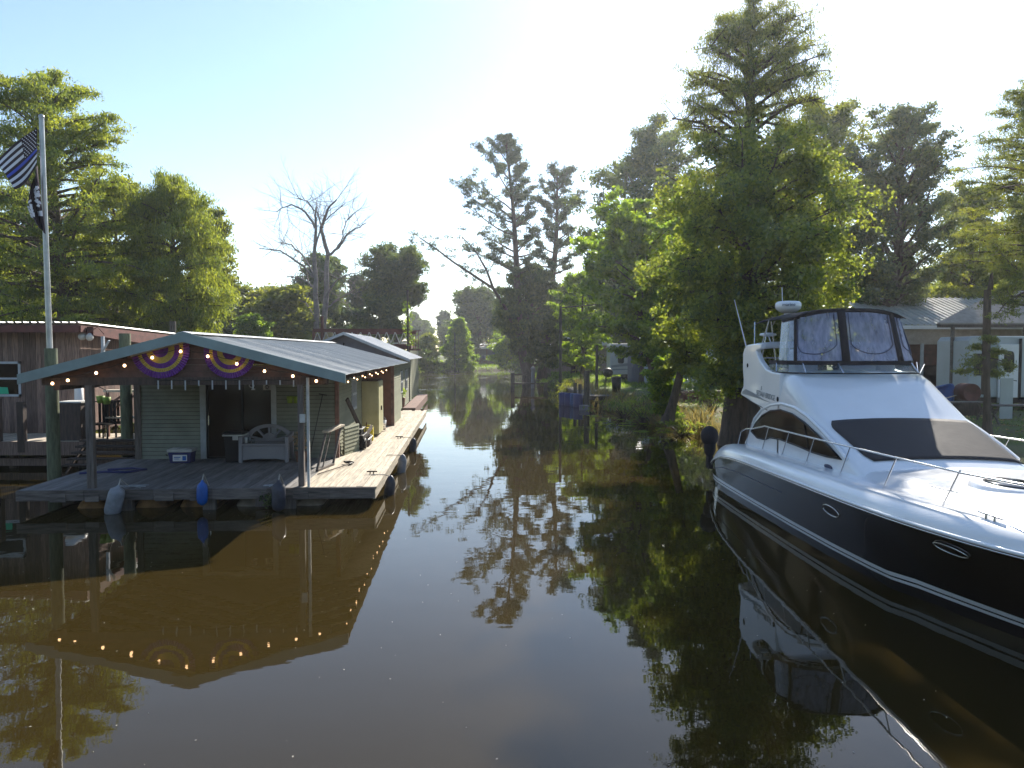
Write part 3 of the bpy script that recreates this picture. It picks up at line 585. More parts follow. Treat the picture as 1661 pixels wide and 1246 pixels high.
# hanging lattice panel (frame leaning) on the walkway
r = place('lattice_frame', 'wooden frame with open lattice leaning by the sunlit house corner', 'wooden frame', -1.35, 3.2)
def pl(px, py, v): q = px_hb(px, py, v); return q - Vector((-1.35, 3.2, Z0))
a, b_, c_, d_ = Vector((-.25, 0, 0)), Vector((.3, .55, .0)), Vector((.3, .45, .95)), Vector((-.05, -.05, .92))
a = pl(514, 744, 2.0); a.z = .03; b_ = pl(540, 727, 3.0); b_.z = .03; c_ = pl(553, 690, 3.9); d_ = pl(529, 700, 2.7)
m = MB(); m.bar(a, b_, .07, .05); m.bar(a, d_, .05, .05); m.bar(b_, c_, .05, .05)
for t in (.33,): m.bar(a.lerp(b_, t), d_.lerp(c_, t), .025, .03)
m.build('frame_bar', M['wood'], r); m = MB(); m.bar(d_ - (c_ - d_) * .05, c_ + (c_ - d_) * .05, .16, .05); m.build('top_board', M['deck_pale'], r)
# mower/generator box with black cover, jerry can, planks, locker
r = place('covered_generator', 'low dark covered box against the side wall behind the leaning frame', 'generator', -1.2, 6.3)
m = MB(); m.box(-.28, .2, -.45, .5, .0, .42); m.box(-.2, .12, -.3, .3, .42, .56); m.lathe([(.001, 0), (.16, 0), (.16, .06), (.001, .06)], 14, (.2, -.3, .17), Matrix.Rotation(PI / 2, 3, 'Y')); m.build('generator_body', M['black'], r, bevel=.04); m = MB(); m.box(-.2, .15, -.4, .4, .57, .60); m.tube([(.27, -.5, .3), (.34, -.5, .3), (.34, .5, .3), (.27, .5, .3)], .02, 6); m.build('generator_top', M['galv'], r, bevel=.02)
r = place('garden_rake', 'thin rake and pole leaning in the right porch corner', 'rake', -2.2, 4.2); m = MB(); m.tube([(0, 0, 0), (.35, .1, 1.7)], .012, 6); m.build('rake_pole', M['cable'], r); m = MB(); m.tube([(.25, .1, 1.72), (.47, .1, 1.68)], .015, 6); m.build('rake_head', M['cable'], r)
m = MB(); lap(m, (0, 0), (1.1, 0), 0, .78, (0, -1)); o = m.build('lit_wall_panel', M['siding'], None, hb(-1.38, 4.75, Z0), HR + 1.35, recalc=False, solid=.03); solo(o, 'low lap siding panel standing in for the sunlit lower side wall beyond the lattice frame', 'panel')  # stands in for the sunlit lower part of the side wall
r = place('dock_crate', 'weathered open crate of tools beside the covered generator', 'crate', -1.15, 7.15); m = MB(); m.box(-.2, .2, -.2, .2, 0, .03); m.box(-.2, .2, -.2, -.17, 0, .3); m.box(-.2, .2, .17, .2, 0, .3); m.box(.17, .2, -.17, .17, 0, .3); m.build('crate_side', M['wood'], r); m = MB(); m.tube([(0, -.1, .05), (.1, -.15, .7)], .015, 6); m.build('crate_tool', M['rust'], r)
r = place('jerry_can', 'yellow jerry can standing at the foot of the locker', 'jerry can', -1.15, 8.1)
m = MB(); m.box(-.16, .16, -.11, .11, 0, .42); m.build('can_body', M['yellow'], r, bevel=.03); m = MB(); m.tube([(-.1, 0, .42), (-.08, 0, .49), (.06, 0, .49), (.09, 0, .42)], .02, 6); m.lathe([(.001, .4), (.035, .42), (.035, .47), (.001, .48)], 12, (.12, 0, 0)); m.build('can_handle', M['yellow'], r)
r = place('storage_locker', 'tall cream two-door locker standing out from the side wall', 'locker', -1.5, 9.2)
m = MB(); m.box(-.0, .52, 0, 1.3, .08, 1.85); m.build('locker_body', M['cream'], r, bevel=.01)
m = MB(); m.box(.523, .56, .02, .64, .1, 1.83); m.build('locker_door', M['lock2'], r, bevel=.006); m = MB(); m.box(.523, .56, .67, 1.28, .1, 1.83); m.build('locker_door', M['lock2'], r, bevel=.006)
m = MB(); m.box(.562, .6, .58, .62, .85, 1.0); m.box(-.03, .55, -.03, 1.33, 1.855, 1.9); m.build('locker_trim', M['wood_dark'], r)
for k, (p0, p1, lab) in enumerate((((-1.42, 5.6, 1.5), (-.95, 6.6, .02), 'long dark plank leaning on the side wall, upper end under the window'), ((-1.2, 6.3, .05), (-.98, 7.6, .5), 'short grey plank lying propped against the yellow can'))):
    m = MB(); A = Vector(p0); m.bar((0, 0, 0), Vector(p1) - A, .05, .12, tone=.9); o = m.build('plank', M['wood_dark' if k == 0 else 'wood'], None, hb(A.x, A.y, Z0 + A.z), HR); solo(o, lab, 'plank', 'planks leaning on the walkway')
r = place('air_tank', 'pale blue gas cylinder in the brown recess beyond the locker', 'gas cylinder', -1.28, 12.2); m = MB(); m.lathe([(.001, 0), (.15, .02), (.16, .1), (.16, .75), (.1, .9), (.03, .95), (.03, 1.02), (.001, 1.03)], 16); m.build('tank_body', M['galv'], r)
r = place('bucket', 'white bucket at the foot of the gas cylinder', 'bucket', -1.1, 11.6); m = MB(); m.lathe([(.001, 0), (.12, 0), (.15, .33), (.14, .33), (.11, .02)], 16); m.build('bucket_body', M['white'], r); m = MB(); m.tube([(-.15, 0, .3), (-.1, 0, .42), (0, 0, .46), (.1, 0, .42), (.15, 0, .3)], .006, 5); m.build('bucket_handle', M['steel'], r)
r = place('wood_scrap', 'low heap of broken boards on the walkway below the recess', 'wood pile', -1.15, 10.9)
m = MB()
for k in range(9): a_ = rnd.uniform(0, PI); m.bar((-.25 * math.cos(a_), -.3 * math.sin(a_), .03 + k * .022), (.25 * math.cos(a_), .3 * math.sin(a_), .05 + k * .028), .1, .025, tone=rnd.uniform(.7, 1.2))
m.build('board_scrap', M['deck_pale'], r)
# cleat and rope, hook on walkway, fenders
def cleat(u, v): 
    m = MB(); m.tube([(-.12, 0, .07), (.12, 0, .07)], .016, 6); m.tube([(-.04, 0, 0), (-.04, 0, .07)], .014, 6); m.tube([(.04, 0, 0), (.04, 0, .07)], .014, 6); return m.build('dock_cleat', M['black'], None, hb(u, v, Z0), HR)
for k, v in enumerate((1.55, 8.6)): solo(cleat(-.22, v), ('black dock cleat near the front corner of the sunlit walkway', 'black dock cleat farther back along the sunlit walkway')[k], 'cleat', 'cleats on the walkway')
r = place('boat_hook', 'boat hook with dark head lying across the sunlit boards', 'boat hook', -1.0, 2.2, Z0 + .01); m = MB(); m.tube([(-.45, -.7, .02), (.05, .7, .03)], .012, 6); m.build('hook_pole', M['wood_dark'], r); m = MB(); m.tube([(.05, .7, .03), (.12, .95, .04), (.02, 1.05, .04), (-.12, 1.0, .05), (-.05, .85, .05), (.1, .85, .04)], .025, 6); m.build('hook_head', M['black'], r)
def fender(px, py0, py1, v, mm, label, rad=.13, lean=0, u_off=None):
    a = px_hb(px, py0, v); b_ = px_hb(px + lean, py1, v); L_ = (a - b_).length
    r = place('boat_fender', label, 'fender', b_.x, b_.y, b_.z, 0, 'fenders hung round the deck')
    d = (a - b_).normalized(); R = d.to_track_quat('Z', 'Y').to_matrix()
    m = MB(); m.lathe([(.001, 0), (rad * .35, .01), (rad * .85, .06), (rad, .14), (rad, L_ - .14), (rad * .85, L_ - .06), (rad * .3, L_), (.02, L_ + .04), (.001, L_ + .04)], 18, (0, 0, 0), R); m.build('fender_body', M[mm], r)
    m = MB(); top = d * (L_ + .03); m.tube([top, top + Vector((0, .08, .12)), Vector((top.x, .25 - v, Z0 - b_.z + .015))], .012, 6); m.build('fender_rope', M['rope'], r)
fender(192, 790, 838, -.2, 'fender_l', 'scuffed grey fender hanging under the front deck, leftmost', .16, -12)
fender(328, 782, 820, -.13, 'blue', 'bright blue fender in the middle of the front deck edge', .11, 0)
fender(452, 782, 830, -.2, 'fender_d', 'dark blue-grey fender right of centre on the front deck edge', .14, 0)
def sfender(v, mm, label, zc, L_=.62, tilt=.12):
    r = place('boat_fender', label, 'fender', .2, v, zc, 0, 'fenders hung round the deck'); R = Matrix.Rotation(tilt, 3, 'Y') @ Matrix.Rotation(.15, 3, 'X'); rad = .12
    m = MB(); m.lathe([(.001, -L_ / 2), (rad * .6, -L_ / 2 + .02), (rad, -L_ / 2 + .14), (rad, L_ / 2 - .14), (rad * .6, L_ / 2 - .02), (.02, L_ / 2 + .03), (.001, L_ / 2 + .03)], 18, (0, 0, 0), R); m.build('fender_body', M[mm], r)
    m = MB(); m.tube([R @ Vector((0, 0, L_ / 2)), (-.12, 0, Z0 - zc + .02), (-.42, 0, Z0 - zc + .02)], .01, 6); m.build('fender_rope', M['rope'], r)
sfender(1.4, 'fender_d', 'dark fender at the sunlit front corner of the walkway', .12)
sfender(4.6, 'fender_l', 'pale grey fender on the middle of the walkway edge', .10, .75)
sfender(8.8, 'fender_d', 'dark fender farthest back on the walkway edge', .12)
# weed growing on the front edge by the dark fender
q = px_hb(440, 800, -.1); o = leaves('water_weed', [tuple(hb(q.x + dx, -.12, .25 + dz)) for dx in (-.12, .0, .1) for dz in (-.08, .03)], (.13, .07, .12), 45, .07, LM['dark'], None, rng0); tag(o, 'green weeds sprouting from the deck edge beside the dark fender', 'weed')
# loose bits lying on front porch
m = MB(); m.tube([(0, 0, .02), (.5, .2, .02), (1.0, .1, .02), (1.3, .5, .02), (.9, .7, .02), (.4, .5, .02)], .03, 6); q = px_hb(100, 772, 1.6); o = m.build('blue_rope', M['navy'], None, hb(-7.0, 2.0, Z0), HR); solo(o, 'navy rope coiled on the left end of the porch deck', 'rope')
q = px_hb(205, 785, .2)
for k, (px, lab) in enumerate(((210, 'tangle of pale line tied over the left front deck edge'), (447, 'tangle of pale line tied over the deck edge above the dark fender'))):
    q = px_hb(px, 784, .15); m = MB(); pp = [(rnd.uniform(-.35, .35), rnd.uniform(-.08, .25), rnd.uniform(.01, .04)) for _ in range(9)]; m.tube(pp, .008, 5); o = m.build('deck_line', M['trim'], None, hb(q.x, .12, Z0), HR); solo(o, lab, 'rope', 'lines tied at the deck edge')
m = MB(); m.tube([(0, 0, -1.2), (0, 0, 2.92)], [.15, .135], 16); q = P(88, 766, y=17.3); o = m.build('piling', M['green_post'], None, (q.x, 17.3, .45)); solo(o, 'thick green treated piling at the left edge of the porch', 'piling', 'round pilings')
m = MB(); m.tube([(0, 0, -1.3), (0, 0, 3.35)], [.16, .15], 16); q = P(206, 700, y=20.8); o = m.build('piling', M['green_post'], None, (q.x, 20.8, .45)); solo(o, 'green treated piling behind the porch roof, left of the bunting', 'piling', 'round pilings')
m = MB(); m.tube([(0, 0, -1), (0, 0, 4.4)], .13, 12); q = P(280, 520, y=32); o = m.build('piling', M['piling'], None, (q.x, 32, .2)); solo(o, 'grey piling top showing above the houseboat roof ridge', 'piling', 'round pilings')
# ------------------------------------------------------------------ motor yacht (bow towards the camera's right)
CX = 6.8; YO = Vector((CX, 18.2, 0)); yacht = thing('motor_yacht', 'white flybridge motor yacht with a glossy black hull and canvas enclosure', 'motor yacht', YO)
def Y3(x, y, z): return (x - CX, y - 18.2, z)
ST = [(18.45, 1.72, .46, 1.68), (18.2, 1.86, .56, 1.80), (17.6, 1.95, .74, 1.84), (16.9, 1.98, .90, 1.84), (16.0, 2.0, .99, 1.82), (15, 2.02, 1.04, 1.79), (13, 2.03, 1.10, 1.72), (11.5, 2.03, 1.14, 1.64), (10.2, 2.03, 1.18, 1.50), (9.2, 2.02, 1.22, 1.20), (8.4, 1.99, 1.26, .93), (7.5, 1.92, 1.31, .62), (6.6, 1.76, 1.36, .36), (5.8, 1.45, 1.41, .16), (5.2, 1.0, 1.45, .06), (4.8, .5, 1.48, .03), (4.6, .06, 1.5, .02)]
ys_ = [s[0] for s in ST][::-1]
def sv(y, k): return float(np.interp(y, ys_, [s[k] for s in ST][::-1]))
Yst = list(np.concatenate([np.linspace(18.45, 16.9, 8), np.linspace(16.6, 7.0, 26), np.linspace(6.7, 4.6, 10)]))
def hullpt(y, t, s):
    """t 0 at waterline .. 1 at rub rail, s = side sign (-1 = camera side)"""
    bw, bs, zs = sv(y, 3), sv(y, 1), sv(y, 2); k = max(0, t) ** 1.25 if y < 10 else max(0, t) ** .85
    return (s * (bw + (bs - bw) * k), y - 18.2, t * zs)
def strip(ta, tb, n, off=0):
    rows = []
    for s in (-1, 1):
        rws = [[(p[0] + s * off, p[1], p[2]) for p in (hullpt(y, ta(y) + (tb(y) - ta(y)) * i / n, s) for i in range(n + 1))] for y in Yst]; rows.append(rws)
    return rows
m = MB()
zt = lambda z: (lambda y: z / sv(y, 2))
for r in strip(zt(.285), lambda y: 1.0, 10): m.grid(r)
for r in strip(zt(-.5), zt(.155), 3): m.grid(r)
for r in strip(zt(.20), zt(.222), 1): m.grid(r)
for s in (1,): 
    tr_ = [hullpt(18.45, t, -1) for t in (-.8, 0, .3, .6, .8, 1)]; m.grid([tr_, [(-p[0], p[1], p[2]) for p in tr_]])
m.build('hull', M['gelblack'], yacht, recalc=True)
m = MB()
for r in strip(zt(.155), zt(.20), 1) + strip(zt(.222), zt(.285), 2): m.grid(r)
m.build('boot_stripe', M['gel'], yacht)
# rub rail
for s in (-1, 1):
    m = MB(); m.tube([(s * (sv(y, 1) + .015), y - 18.2, sv(y, 2) + .0) for y in Yst], .024, 8); m.build('rub_rail', M['gel'], yacht)
    m = MB(); m.tube([(s * (sv(y, 1) + .03), y - 18.2, sv(y, 2) - .035) for y in Yst], .010, 6); m.build('rail_insert', M['steel'], yacht)
# deck / bulwark / foredeck, lofted across
def deckrow(y):
    bs, zs = sv(y, 1), sv(y, 2); f = min(1, bs / 1.6); q = min(1, max(0, (18.2 - y) / 2.2)); q2 = min(1, max(0, (18.45 - y) / .5)) ** .5
    crown = .10 * min(1, max(0, (12.6 - y) / 1.2)) * f
    pr = [(1.0, 0.0), (.985, .10 * q2), (.955, .17 * q2), (.91, .215 * q2), (.87, .225 * q2), (.80, .205 * q2), (.72, .19 * q2), (.66, .21 * q2 + crown * .2), (.60, .23 * q2 + crown * .62), (.50, .24 * q2 + crown * .85), (.25, .26 * q2 + crown), (0, .27 * q2 + crown)]
    rise = (1 - q) * .18
    h = [(-bs * a, y - 18.2, zs + b + (rise * min(1, (1 - a) * 6))) for a, b in pr]; return h + [(-p[0], p[1], p[2]) for p in h[-2::-1]]
m = MB(); m.grid([deckrow(y) for y in Yst])
r0 = deckrow(18.45); m.grid([r0, [(p[0] * .99, p[1] + .01, .46) for p in r0]]); m.build('deck', M['gel'], yacht)
m = MB(); m.prism([(-1.7, .24, .30), (1.7, .24, .30), (1.6, 1.15, .30), (-1.6, 1.15, .30)], (0, 0, .09)); m.build('swim_platform', M['gel'], yacht, bevel=.02)
# black-covered engine on the platform
m = MB(); m.ball((-1.72, .75, 1.12), .22, .3, .27); m.ball((-1.72, .72, .85), .15, .2, .28); m.box(-1.78, -1.66, .62, .82, .3, .8); m.build('engine_cover', M['canvas'], yacht)
# --- superstructure: side panels (outline in y,z)
SIDE = [(17.15, 1.15), (16.76, 1.50), (16.35, 1.80), (16.0, 2.0), (16.1, 2.08), (16.47, 2.13), (16.9, 2.2), (17.44, 2.27), (17.42, 2.36), (17.26, 2.50), (17.26, 2.66), (17.33, 2.9), (17.33, 3.25), (17.22, 3.38), (17.0, 3.45), (16.6, 3.47), (16.06, 3.47), (16.06, 3.36), (16.38, 3.31), (16.28, 3.2), (16.1, 3.08), (15.75, 2.93), (15.4, 2.88), (15.0, 2.86), (14.9, 2.86), (14.9, 1.15)]
def bulge(z): return .05 * math.sin(min(1, max(0, (z - 1.15) / 1.7)) * PI)
for s in (-1, 1):
    m = MB(); m.prism([(s * 1.40, a - 18.2, b) for a, b in SIDE], (-s * .12, 0, 0)); m.build('side_panel', M['gel'], yacht, bevel=.03)
# forward house body
def body(y):
    zt_ = float(np.interp(y, [11.35, 11.6, 13.0, 14.3, 14.6, 15.0], [1.40, 1.50, 2.05, 2.74, 2.85, 2.87])); zb = 1.12
    pr = [(1.40, zb), (1.40, zb + .35 * (zt_ - zb)), (1.40, zb + .62 * (zt_ - zb)), (1.385, zt_ - .24 * (zt_ - zb)), (1.35, zt_ - .10 * (zt_ - zb)), (1.29, zt_ - .025), (1.20, zt_ + .01), (.9, zt_ + .035), (.45, zt_ + .055), (0, zt_ + .06)]
    h = [(-a, y - 18.2, b) for a, b in pr]; return h + [(-p[0], p[1], p[2]) for p in h[-2::-1]]
m = MB(); m.grid([body(y) for y in (15.0, 14.85, 14.7, 14.6, 14.45, 14.3, 14.0, 13.6, 13.2, 13.0, 12.6, 12.2, 11.8, 11.6, 11.35)]); bo = m.build('deckhouse', M['gel'], yacht)
# bridge deck floor, saloon bulkhead
m = MB(); m.box(-1.29, 1.29, -3.1, -.85, 2.2, 2.3); m.box(-1.28, 1.28, -3.2, -3.0, 1.2, 2.86); m.build('bridge_deck', M['gel'], yacht)
m = MB(); m.box(-1.27, 1.27, -3.3, -1.9, 1.16, 2.19); m.build('saloon', M['wood_dark'], yacht)
m = MB(); m.box(-1.27, 1.27, -1.5, -1.25, .9, 1.3); m.box(-1.27, 1.27, -1.27, -.6, .7, .95); m.build('cockpit_seat', M['gel'], yacht, bevel=.03)
# windscreen cover: a patch riding on the deckhouse front
def bodyz(x, y):
    r = body(y); xs_ = [p[0] for p in r]; return float(np.interp(x, xs_, [p[2] for p in r]))
m = MB(); rows = []
for j in range(15):
    t = j / 14; y = 12.99 - t * 1.33; left = -1.27 + .15 * t + (.10 * (1 - min(1, t * 5)) ** 2) + (.06 * max(0, t - .85) / .15); right = 1.31
    rows.append([(x, y - 18.2, bodyz(x, y) + .018) for x in np.linspace(left, right, 21)])
m.grid(rows); m.build('windscreen_cover', M['meshcover'], yacht, solid=.012)
# side wrap of windscreen cover
m = MB(); m.prism([(-1.405, a - 18.2, b) for a, b in ((13.05, 1.98), (12.7, 1.84), (12.2, 1.62), (11.8, 1.45), (12.15, 1.45), (12.6, 1.66), (13.0, 1.88))], (.01, 0, 0)) if 0 else None
# arched side windows
AW = [(16.6, 1.50), (16.3, 1.72), (15.9, 1.92), (15.4, 2.06), (14.8, 2.13), (14.2, 2.10), (13.6, 1.99), (13.0, 1.83), (12.5, 1.68), (12.05, 1.53), (12.6, 1.50), (13.2, 1.49), (14.0, 1.52), (14.8, 1.53), (15.4, 1.50), (15.7, 1.42), (16.2, 1.40)]
for s in (-1, 1):
    m = MB(); m.prism([(s * 1.398, a - 18.2, b) for a, b in AW], (s * .012, 0, 0)); wn = m.build('side_window', M['glass'], yacht)
    m = MB(); cl = AW + [AW[0]]; m.tube([(s * 1.412, a - 18.2, b) for a, b in cl], .016, 6); m.build('window_rim', M['black'], wn)
    m = MB(); m.bar((s * 1.413, 13.35 - 18.2, 1.49), (s * 1.413, 13.6 - 18.2, 1.99), .03, .01); m.build('window_bar', M['black'], wn)
    # brow moulding above the arch
    m = MB(); bw_ = [(16.75, 1.45), (16.45, 1.80), (16.0, 2.03), (15.4, 2.18), (14.8, 2.25), (14.1, 2.22), (13.5, 2.11), (12.9, 1.93), (12.3, 1.72), (11.9, 1.55)]
    m.tube([(s * 1.385, a - 18.2, b) for a, b in bw_], .035, 8); m.build('window_brow', M['gel'], yacht)
# grey swoosh, slot, light
for s in (-1,):
    m = MB(); m.prism([(s * 1.402, a - 18.2, b) for a, b in ((17.3, 2.36), (17.05, 2.43), (16.5, 2.37), (15.9, 2.28), (15.3, 2.22), (16.2, 2.27), (17.3, 2.31))], (s * .006, 0, 0)); m.build('grey_stripe', M['grey_stripe'], yacht)
    m = MB(); m.tube([(s * 1.404, 16.95 - 18.2, 2.20), (s * 1.404, 15.6 - 18.2, 2.06)], .008, 5); m.build('slot_line', M['black'], yacht)
    m = MB(); m.lathe([(.001, 0), (.05, 0), (.05, .012), (.001, .015)], 14, (-1.40, 15.0 - 18.2, 2.33), Matrix.Rotation(-PI / 2, 3, 'Y')); m.build('side_light', M['black'], yacht)
    m = MB(); m.lathe([(.001, 0), (.045, 0), (.045, .012), (.001, .015)], 14, (-1.40, 16.95 - 18.2, 2.98), Matrix.Rotation(-PI / 2, 3, 'Y')); m.build('side_light', M['black'], yacht)
def side_text(s, y, z, size, sh=.25, tilt=0):
    return Matrix.Translation((-1.405, y - 18.2, z)) @ Matrix.Rotation(tilt, 4, 'X') @ Matrix(((0, 0, -1, 0), (-1, 0, 0, 0), (0, 1, 0, 0), (0, 0, 0, 1)))
text('SEDAN BRIDGE', 'bridge_lettering', M['grey_stripe'], yacht, .17, side_text('', 15.75, 2.36, .17, tilt=.05), shear=.25)
text('S', 'bridge_emblem', M['grey_stripe'], yacht, .13, side_text('', 16.0, 2.50, .13), shear=.3)
# arch crossbar, radar mast, radome, dome, antennas
m = MB(); m.tube([(-1.36, -1.75, 3.41), (-1.0, -1.72, 3.44), (0, -1.7, 3.46), (1.0, -1.72, 3.44), (1.36, -1.75, 3.41)], .075, 10); m.build('arch_bar', M['gel'], yacht)
m = MB(); m.tube([(-.42, -1.7, 3.45), (-.52, -1.45, 4.12)], [.085, .065], 10); m.build('radar_mast', M['gel'], yacht)
m = MB(); m.lathe([(.001, .0), (.14, .01), (.2, .04), (.27, .10), (.285, .16), (.28, .22), (.24, .265), (.001, .285)], 24, (-.55, -1.4, 4.16)); m.lathe([(.08, -.08), (.1, .01)], 12, (-.55, -1.4, 4.15)); rd = m.build('radar_dome', M['gel'], yacht)
text('marine', 'dome_lettering', M['seam'], rd, .10, Matrix.Translation((-.64, -1.68, 4.34)) @ Matrix.Rotation(-.3, 4, 'Z') @ Matrix.Rotation(PI / 2, 4, 'X'))
m = MB(); m.tube([(-.66, -1.35, 4.3), (-.68, -1.35, 4.75)], .009, 5); m.build('antenna', M['gel'], yacht)
m = MB(); m.tube([(-1.33, -.95, 3.35), (-1.62, -.9, 4.5)], [.016, .007], 6); m.build('antenna', M['gel'], yacht)
m = MB(); m.lathe([(.001, -.03), (.1, -.03), (.19, 0), (.17, .04), (.08, .06), (.001, .065)], 18, (-1.05, -1.55, 3.66)); m.tube([(-1.05, -1.6, 3.63), (-1.02, -1.7, 3.45)], .015, 6); m.build('tv_antenna', M['gel'], yacht)
m = MB(); 
for a in (-.13, .13): m.tube([(-1.03 + a * .2, -1.6, 4.0), (-1.05 + a * 1.3, -1.6, 3.0)], .014, 6)
m.tube([(-1.3, -1.2, 3.15), (-.5, -1.2, 3.15)], .012, 6); m.tube([(-1.0, -1.6, 3.85), (-.85, -1.55, 4.05), (-.62, -1.5, 4.12)], .012, 6); m.build('antenna_frame', M['steel'], yacht)
m = MB(); m.lathe([(.001, 0), (.17, 0), (.21, .12), (.21, .25), (.17, .38), (.08, .45), (.001, .46)], 20, (.05, -1.7, 3.52)); m.build('satellite_dome', M['gel'], yacht)
# --- bridge windscreen, canvas enclosure
LOW = [(-1.29, -2.35), (-1.33, -2.9), (-1.26, -3.3), (-1.05, -3.56), (-.4, -3.66), (.4, -3.66), (1.1, -3.56), (1.28, -3.3), (1.33, -2.9), (1.29, -2.35)]
BASE = [(-1.36, -2.35), (-1.37, -3.0), (-1.30, -3.5), (-1.08, -3.82), (-.4, -3.95), (.4, -3.95), (1.12, -3.82), (1.3, -3.5), (1.37, -3.0), (1.36, -2.35)]
TOP = [(-1.14, -2.1), (-1.17, -2.6), (-1.12, -3.0), (-.98, -3.22), (-.4, -3.36), (.4, -3.36), (1.02, -3.22), (1.13, -3.0), (1.17, -2.6), (1.14, -2.1)]
ZB, ZL, ZTp = 2.86, 3.06, 3.93
m = MB(); m.grid([[(a, b, ZB + .0) for a, b in BASE], [(a, b, ZL - .02) for a, b in LOW]], smooth=False); m.build('bridge_windscreen', M['acrylic'], yacht)
m = MB(); m.tube([(a, b, ZB + .012) for a, b in BASE], .016, 6); m.build('windscreen_rim', M['black'], yacht)
m = MB()
for i in (1, 3, 4, 6): m.bar((*BASE[i], ZB), (*LOW[i], ZL), .025)
m.bar((1.1, -3.82, ZB), (1.35, -3.3, ZL + .02), .012); m.bar((1.14, -3.8, ZB), (1.45, -3.4, ZL - .02), .012); m.build('windscreen_post', M['steel'], yacht)
m = MB(); m.grid([[(a, b, ZL - .03) for a, b in LOW], [(a * .998, b * .998, ZL + .055) for a, b in LOW]], smooth=False); m.build('canvas_hem', M['canvas'], yacht, solid=.012)
zl2, zt2 = ZL + .05, ZTp
def cp(t, z):   # point on the enclosure: t along the outline, z 0..1
    i = min(len(LOW) - 2, int(t)); f = t - i
    a = [LOW[i][k] * (1 - f) + LOW[i + 1][k] * f for k in (0, 1)]; b = [TOP[i][k] * (1 - f) + TOP[i + 1][k] * f for k in (0, 1)]
    crown = .20 * (1 - (min(1, abs(b[0]) / 1.17)) ** 3)
    return Vector((a[0] * (1 - z) + b[0] * z, a[1] * (1 - z) + b[1] * z, zl2 * (1 - z) + (zt2 + crown) * z + 0))
def panel(t0, t1, mm, name='clear_panel'):
    m = MB(); m.grid([[tuple(cp(t0 + (t1 - t0) * i / 8, z)) for i in range(9)] for z in (0, .25, .5, .75, 1)]); return m.build(name, mm, yacht)
panel(1.2, 2.45, M['vinyl_wrinkled'])
PN = [(2.6, 4.35), (4.5, 6.0), (6.15, 7.7)]
PN = [(2.6, 4.15), (4.27, 5.62), (5.74, 7.0)]
for a, b_ in PN:
    p_ = panel(a, b_, M['vinyl']); m = MB(); pts = []
    for k in range(21):
        t = k / 20; x = math.cos(PI * t); tt = a + (b_ - a) * (.5 - .42 * max(-1, min(1, x * 1.25))); z = .14 + (.8 if k in (0, 20) else .8 * (1 - math.sin(PI * t) ** .5) * 1.0)
        q = cp(tt, min(.97, z)); pts.append(q + Vector((q.x * .008, -.012, 0)))
    m.tube(pts, .010, 5); m.build('panel_seam', M['seam'], p_)
panel(7.12, 8.6, M['vinyl_wrinkled'])
def strap(t, w_):
    m = MB(); m.grid([[tuple(cp(t - w_, z) + Vector((0, -.012, 0))), tuple(cp(t + w_, z) + Vector((0, -.012, 0)))] for z in (0, .25, .5, .75, 1.0)]); m.build('canvas_strap', M['canvas'], yacht, solid=.008)
for t, w_ in ((2.52, .11), (4.21, .10), (5.68, .09), (7.06, .08)): strap(t, w_)
m = MB(); edge = [cp(t, 1.0) for t in np.linspace(1.2, 8.4, 30)]; m.grid([[tuple(p + Vector((0, -.012, -.05))) for p in edge], [tuple(p + Vector((0, -.014, .03))) for p in edge]])
rows = []
for y in np.linspace(-3.4, -.9, 12):
    rows.append([(x, max(y, -3.36 + .12 * abs(x / 1.1) ** 3) if y < -3.2 else y, 3.93 + .035 + .20 * (1 - (abs(x) / 1.17) ** 3) - (.0 if y > -3.2 else .02) - .05 * max(0, (y + 1.8))) for x in np.linspace(-1.15, 1.15, 15)])
m.grid(rows); m.build('canvas_top', M['canvas'], yacht, solid=.015)
m = MB()
for s in (-1, 1): m.tube([(s * 1.15, -1.9, 3.98), (s * 1.3, -1.5, 3.0)], .014, 6); m.tube([(s * 1.15, -.95, 3.98), (s * 1.33, -1.5, 3.35)], .014, 6)
m.build('bimini_frame', M['steel'], yacht)
# helm seat, console and white seat seen through the vinyl
m = MB(); m.ball((.12, -3.0, 2.98), .33, .22, .26); m.ball((.12, -2.85, 3.25), .2, .08, .2); m.build('helm_seat', M['canvas'], yacht)
m = MB(); m.box(-.95, -.45, -2.9, -2.5, 2.4, 3.35); m.box(.75, 1.15, -2.9, -2.2, 2.4, 3.25); m.box(-.2, .5, -3.4, -3.2, 2.5, 3.02); m.build('bridge_seat', M['gel'], yacht, bevel=.06)
# --- rails
for s in (-1, 1):
    X0 = 1.66
    base = [(16.25, 1.22), (15.2, 1.24), (14.1, 1.26), (12.95, 1.29), (11.6, 1.32), (10.25, 1.35), (8.85, 1.40), (7.3, 1.46), (5.9, 1.55)]
    def rx(y): return min(X0, sv(y, 1) - .36 if y < 7 else X0)
    top = [(16.75, 1.2), (16.55, 1.50), (16.2, 1.60), (15.8, 1.64)] + [(y, z + .53) for y, z in ((15.0, 1.25), (13.7, 1.27), (12.5, 1.29), (11.2, 1.32), (9.8, 1.35), (8.4, 1.38), (7.0, 1.45), (5.6, 1.5))]
    m = MB(); m.tube([(s * rx(y), y - 18.2, z) for y, z in top], .014, 8); m.build('rail', M['steel'], yacht)
    m = MB(); m.tube([(s * rx(y), y - 18.2, z + .27) for y, z in ((9.0, 1.38), (8.0, 1.42), (7.0, 1.45), (5.6, 1.5))], .009, 6); m.build('rail', M['steel'], yacht)
    for y, z in base:
        m = MB(); yt = y - .42; m.tube([(s * rx(y), y - 18.2, z - .08), (s * rx(yt), yt - 18.2, z + .535)], .011, 6); m.build('stanchion', M['steel'], yacht)
